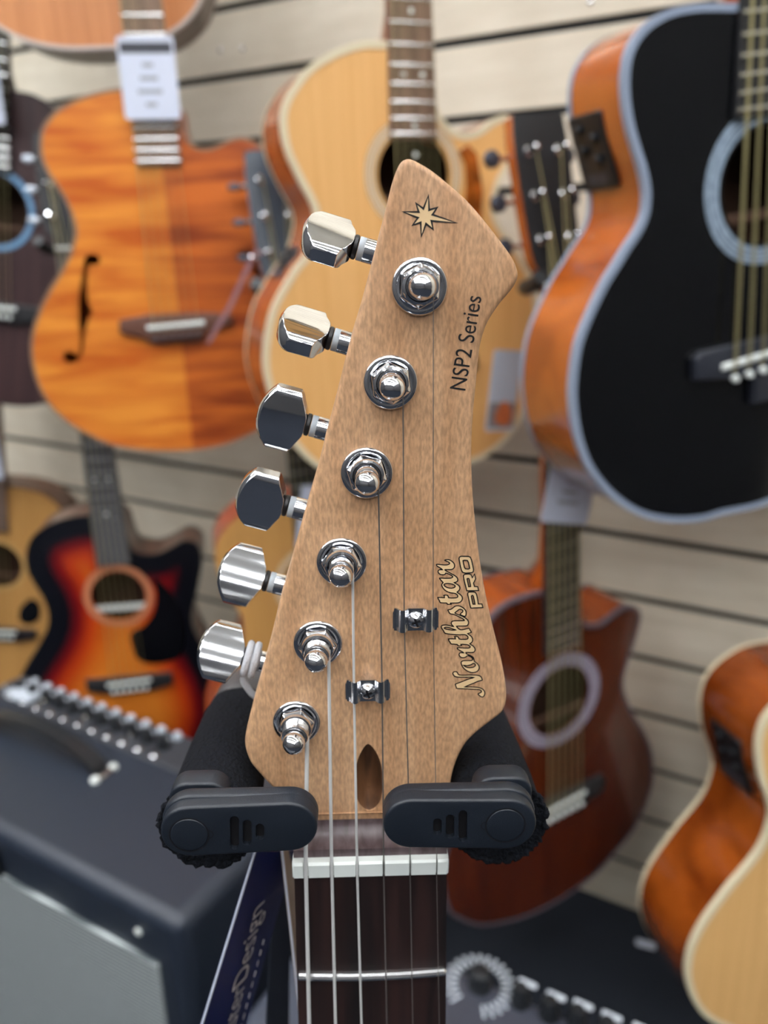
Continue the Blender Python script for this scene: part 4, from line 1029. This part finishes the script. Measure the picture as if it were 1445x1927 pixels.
# ------------------------------------------------------------------ amplifiers on the floor
M_tolex = mat('black_tolex', S(36, 43, 55), .38, bump=.15, bscale=1200)
M_amp2 = mat('grey_tolex', S(60, 66, 80), .5, bump=.15, bscale=1200)
M_panel = mat('amp_panel', S(52, 54, 60), .4)
M_grille = None
def grille_mat():
    m = bpy.data.materials.new('silver_grille_cloth'); m.use_nodes = True
    nt = m.node_tree; b = nt.nodes['Principled BSDF']; L = nt.links.new
    tc = nt.nodes.new('ShaderNodeTexCoord')
    mp = nt.nodes.new('ShaderNodeMapping'); mp.inputs['Rotation'].default_value = (0, rad(3), 0)
    w = nt.nodes.new('ShaderNodeTexWave'); w.inputs['Scale'].default_value = 60; w.bands_direction = 'Z'; w.inputs['Distortion'].default_value = .4
    w2 = nt.nodes.new('ShaderNodeTexNoise'); w2.inputs['Scale'].default_value = 700
    L(tc.outputs['Object'], mp.inputs['Vector']); L(mp.outputs['Vector'], w.inputs['Vector']); L(tc.outputs['Object'], w2.inputs['Vector'])
    mx = nt.nodes.new('ShaderNodeMath'); mx.operation = 'ADD'; L(w.outputs['Fac'], mx.inputs[0]); L(w2.outputs['Fac'], mx.inputs[1])
    hf = nt.nodes.new('ShaderNodeMath'); hf.operation = 'MULTIPLY'; hf.inputs[1].default_value = .5; L(mx.outputs[0], hf.inputs[0]); mx = hf
    r = nt.nodes.new('ShaderNodeValToRGB'); r.color_ramp.elements[0].position = .3; r.color_ramp.elements[1].position = .75
    r.color_ramp.elements[0].color = S(70, 78, 80); r.color_ramp.elements[1].color = S(196, 204, 204)
    L(mx.outputs[0], r.inputs['Fac']); L(r.outputs['Color'], b.inputs['Base Color']); b.inputs['Roughness'].default_value = .6
    return m
M_grille = grille_mat()
def amp_frame(px, py, z):
    c = at_z(px, py, z)
    return c, Matrix(((T_W.x, N_W.x, 0, c.x), (T_W.y, N_W.y, 0, c.y), (0, 0, 1, 0), (0, 0, 0, 1)))
def rounded_box(x0, y0, z0, x1, y1, z1, b): return (x0, y0, z0, x1, y1, z1), b

Z1 = .50
c1, MA = amp_frame(338, 1748, Z1)
AI = MA.inverted()
def ap(px, py, z): return AI @ at_z(px, py, z)
rear = max(ap(0, 1268, Z1).y, ap(360, 1392, Z1).y)
DEP = rear + .004; WID = .56
AMP = empty('guitar_amplifier', MA)
tag(AMP, 'black combo amplifier with silver grille cloth and a row of knobs at lower left', 'amplifier')
FOOT = .02
cab = MB().box(-WID, 0.0, FOOT, 0, DEP, Z1).build('cabinet', M_tolex, AMP, bevel=.016)
cab.modifiers['bevel'].segments = 4
# grille: recessed baffle on the front
_d = ray(262, 1752); scr = AI @ (EYE + _d * ((c1 - EYE).dot(N_W) / _d.dot(N_W)))
gz, gx = Z1 - .062, -.035
MB().box(-WID + .03, -.004, FOOT + .03, gx, .004, gz).build('grille_cloth', M_grille, AMP, bevel=.002)
MB().lathe([(.004, 0), (.004, .002), (.002, .003), (0, .003)], (scr.x, -.0005, scr.z), (0, -1, 0), 14).build('screw', M_bone, AMP)
bd = MB().plate(rrect(-WID + .02, Z1 - .062, -.275, Z1 - .026, .006), 0, .008, bevel=.002); bd.v = [Vector((p.x, -p.z, p.y)) for p in bd.v]; bd.build('badge', M_black, AMP)
for x in (-WID + .06, -.06):
    for y in (.05, DEP - .05):
        MB().lathe([(.016, 0), (.019, .002), (.019, FOOT + .001)], (x, y, 0), n=16).build('foot', M_black, AMP)
# control panel strip along the rear of the top
p0 = ap(0, 1275, Z1 + .004); 
PW = .062
pan = MB().box(-WID + .02, DEP - PW - .004, Z1 - .004, -.02, DEP - .006, Z1 + .004).build('control_panel', M_panel, AMP, bevel=.002)
M_lite = mat('panel_print', S(188, 196, 206), .5)
kx0 = ap(305, 1398, Z1 + .01).x
for i in range(11):
    x = kx0 - i * .0285
    if x < -WID + .04: break
    kn = MB().lathe([(.0098, 0), (.0098, .003), (.0078, .006), (.0072, .016), (.006, .0175), (0, .0175)], (x, DEP - .036, Z1 + .004), n=20).build('knob', M_black, pan)
    MB().box(x - .0006, DEP - .036, Z1 + .0216, x + .0006, DEP - .031, Z1 + .0222).build('pointer', M_lite, kn, smooth=False)
    MB().lathe([(.0062, 0), (.0062, .004), (.005, .007), (.003, .009), (0, .0095)], (x + .004, DEP - .014, Z1 + .004), n=14).build('indicator_stud', M_lite, pan)
    MB().plate(rrect(x - .012, DEP - .024, x - .002, DEP - .018, .002), Z1 + .0041, Z1 + .0046).build('panel_legend', M_lite, pan, smooth=False)
    MB().lathe([(.0055, 0), (.0055, .003), (.0035, .004), (.0035, .007), (0, .007)], (x + .006, DEP - .058, Z1 + .004), n=14).build('jack_nut', M_chrome, pan)
    if i % 3 == 1: MB().tube([(x - .012, DEP - .05, Z1 + .004), (x - .012, DEP - .053, Z1 + .018)], .0024, 8).build('toggle_switch', M_chrome, pan)
MB().box(-WID + .05, DEP - .06, Z1 + .004, -WID + .1, DEP - .02, Z1 + .012).build('power_block', M_lite, pan, bevel=.003)
# strap handle with metal ends
h1 = ap(190, 1455, Z1); h0 = ap(-20, 1395, Z1)
hy = h1.y
hx1, hx0 = h1.x, h0.x - .04
st = MB(); pth = []
for k in range(15):
    t = k / 14; pth.append((hx0 + (hx1 - hx0) * t, hy, Z1 + .004 + .026 * math.sin(math.pi * t) ** .6))
st.v = []; la = [Vector((p[0], p[1] - .011, p[2])) for p in pth]; lb = [Vector((p[0], p[1] + .011, p[2])) for p in pth]
ua = [p + Vector((0, 0, .006)) for p in la]; ub = [p + Vector((0, 0, .006)) for p in lb]
st.strip(la, lb, False); st.strip(ua, ub, False); st.strip(la, ua, False); st.strip(lb, ub, False)
hd_ = st.build('handle', M_black, AMP, angle=60)
for x in (hx0 - .006, hx1 + .006):
    for y in (-.014, .014):
        MB().lathe([(.006, 0), (.006, .003), (.004, .005), (0, .0055)], (x, hy + y, Z1), n=14).build('handle_bolt', M_bone, hd_)
    MB().box(x - .006, hy - .016, Z1, x + .006, hy + .016, Z1 + .004).build('handle_cap', M_steel, hd_, bevel=.002)

# second amplifier, close below, its sloping panel at the bottom edge
Z2 = .44
c2_ = at_z(617, 1702, Z2)
MA2 = Matrix(((T_W.x, N_W.x, 0, c2_.x), (T_W.y, N_W.y, 0, c2_.y), (0, 0, 1, 0), (0, 0, 0, 1)))
AI2 = MA2.inverted()
AMP2 = empty('guitar_amplifier', MA2)
tag(AMP2, 'dark grey amplifier with white-ticked dial and knobs at the bottom edge', 'amplifier')
cb2 = MB().box(0, -.18, .015, .50, 0, Z2).build('cabinet', M_amp2, AMP2, bevel=.012)
a2 = lambda px, py: AI2 @ at_z(px, py, Z2 + .006)
dl = a2(902, 1848)
pan2 = MB().box(.06, -.135, Z2 - .002, .49, -.012, Z2 + .006).build('control_panel', mat('amp_panel_two', S(54, 57, 68), .4), AMP2, bevel=.002)
for px, py, r in ((902, 1848, .012), (978, 1880, .0095), (1033, 1905, .0095), (1085, 1922, .0095), (1140, 1945, .0095), (1200, 1970, .0095)):
    q = a2(px, py + 6)
    kn = MB().lathe([(r, 0), (r, .004), (r * .82, .007), (r * .76, .018), (r * .6, .02), (0, .02)], (q.x, q.y, Z2 + .006), n=22).build('knob', M_black, pan2)
    if r > .01:
        for k in range(22):
            a = rad(-60 + k * 300 / 21 + 0)
            s_ = MB().box(.021, -.0011, 0, .034, .0011, .0006).xf(Matrix.Translation((q.x, q.y, Z2 + .0061)) @ Matrix.Rotation(a, 4, 'Z')).build('dial_tick', M_lite, pan2, smooth=False)
    else:
        MB().plate(rrect(q.x - .009, q.y + .019, q.x + .009, q.y + .025, .002), Z2 + .0061, Z2 + .0066).build('panel_legend', M_lite, pan2, smooth=False)
for k in range(9):
    MB().box(.14 + .045 * k - .012, -.095, Z2 + .0061, .14 + .045 * k + .010, -.090, Z2 + .0066).build('panel_legend', M_lite, pan2, smooth=False)
for x in (.05, .45):
    for y in (-.04, -.14):
        MB().lathe([(.014, 0), (.017, .002), (.017, .016)], (x, y, 0), n=14).build('foot', M_black, AMP2)

# ------------------------------------------------------------------ price tags and cards
def card(name, label, corners, group=None, header=False, lines=4, m=M_white, cat='tag', thick=.0006, picture=False):
    A, B, C, D = corners                    # world corners: top left, top right, bottom right, bottom left
    ex = (B - A).normalized(); n = ex.cross(D - A).normalized() * -1; ey = n.cross(ex)
    if n.dot(EYE - A) < 0: n = -n; ey = n.cross(ex)
    O = D
    Mx = Matrix(((ex.x, ey.x, n.x, D.x), (ex.y, ey.y, n.y, D.y), (ex.z, ey.z, n.z, D.z), (0, 0, 0, 1)))
    W_, L_ = (B - A).length, (A - D).dot(ey)
    t = empty(name, Mx)
    MB().plate(rrect(0, 0, W_, L_, .004), -thick, 0).build('card', m, t, smooth=False)
    if header: MB().plate([(.003, L_ * .80), (W_ - .003, L_ * .80), (W_ - .003, L_ * .93), (.003, L_ * .93)], .0001, .0002).build('header_band', M_dark_pr, t, smooth=False)
    for k in range(lines):
        y = L_ * (.66 - .16 * k); w = W_ * (.2 + .12 * ((k * 7) % 3))
        MB().plate([(W_ / 2 - w / 2, y - .0025), (W_ / 2 + w / 2, y - .0025), (W_ / 2 + w / 2, y + .0025), (W_ / 2 - w / 2, y + .0025)], .0001, .0002).build('print_line', M_grey_pr, t, smooth=False)
    if picture:
        MB().plate(rrect(.002, .004, W_ * .98, L_ * .36, .003), .0001, .0002).build('picture', mat('picture_grey', S(140, 136, 140), .5, vary=.3, bscale=90), t, smooth=False)
        MB().plate(smooth_poly([(W_ * .35, L_ * .1), (W_ * .8, L_ * .08), (W_ * .85, L_ * .26), (W_ * .55, L_ * .38), (W_ * .3, L_ * .25)], 4), .0003, .0004).build('picture', mat('picture_orange', S(206, 116, 66), .5, vary=.3, bscale=120), t, smooth=False)
    tag(t, label, cat, group)
    return t
def fw(F, px, py, w): return F.M @ F.at(px, py, w)
card('hang_tag', 'white hang tag with dark header on the neck of the orange guitar', [fw(OR_F, 220, 68, .018), fw(OR_F, 328, 68, .018), fw(OR_F, 349, 222, .018), fw(OR_F, 236, 225, .018)], header=True)
card('hang_tag', 'white hang tag below the black-topped guitar on a dark neck', [at_fwd(1008, 858, .862), at_fwd(1098, 868, .888), at_fwd(1098, 962, .888), at_fwd(1016, 982, .862)], lines=3)
card('hang_tag', 'pale blue printed tag with orange picture between honey and black-topped guitars', [at_fwd(916, 657, .93), at_fwd(970, 660, .96), at_fwd(972, 812, .96), at_fwd(913, 812, .93)], lines=0, m=mat('pale_blue_card', S(190, 204, 220), .5), picture=True)
card('hang_tag', 'white hang tag on the dark neck behind the fourth tuning key', [at_fwd(548, 912, 1.04), at_fwd(612, 916, 1.05), at_fwd(606, 1030, 1.05), at_fwd(556, 1034, 1.04)], lines=2)
card('hang_tag', 'white hang tag over the dark brown guitar at the upper left edge', [at_fwd(-60, 120, 1.35), at_fwd(8, 120, 1.35), at_fwd(14, 232, 1.35), at_fwd(-56, 234, 1.35)], lines=2)
card('hang_tag', 'white hang tag over the tan guitar at the left edge', [at_fwd(-70, 800, 1.5), at_fwd(2, 800, 1.5), at_fwd(10, 898, 1.5), at_fwd(-64, 902, 1.5)], lines=2)
card('price_card', 'small pale price card lying on the dark carpet by the wall', [at_z(1185, 1762, .002), at_z(1222, 1772, .002), at_z(1232, 1790, .002), at_z(1196, 1778, .002)], lines=0, cat='card')

# plastic strip dangling from the hanger in front of the orange guitar
sa, sb = at_fwd(474, 486, 1.05), at_fwd(391, 646, 1.06)
CT = empty('plastic_strip', Matrix.Translation(sa))
dd = (sb - sa); sdv = Vector((dd.z, 0, -dd.x)).normalized() * .0032
MB().add([-sdv, sdv, dd * .55 + sdv * 1.0 + Vector((.004, 0, 0)), dd * .55 - sdv + Vector((.004, 0, 0)), dd + sdv * .8, dd - sdv * .8] + [p + Vector((0, .0008, 0)) for p in (-sdv, sdv, dd * .55 + sdv + Vector((.004, 0, 0)), dd * .55 - sdv + Vector((.004, 0, 0)), dd + sdv * .8, dd - sdv * .8)],
         [(0, 1, 2, 3), (3, 2, 4, 5), (9, 8, 7, 6), (11, 10, 8, 9), (0, 3, 9, 6), (3, 5, 11, 9), (1, 7, 8, 2), (2, 8, 10, 4), (4, 10, 11, 5), (0, 6, 7, 1)]).build('strip', mat('smoky_plastic', S(150, 112, 116), .3), CT, smooth=False)
MB().tube([(0, 0, 0), (.006, .004, .008), (.014, .008, .006)], .002, 8).build('loop_end', mat('smoky_plastic', S(150, 112, 116), .3), CT)
tag(CT, 'thin smoky plastic strip dangling in front of the orange guitar bridge', 'strip')
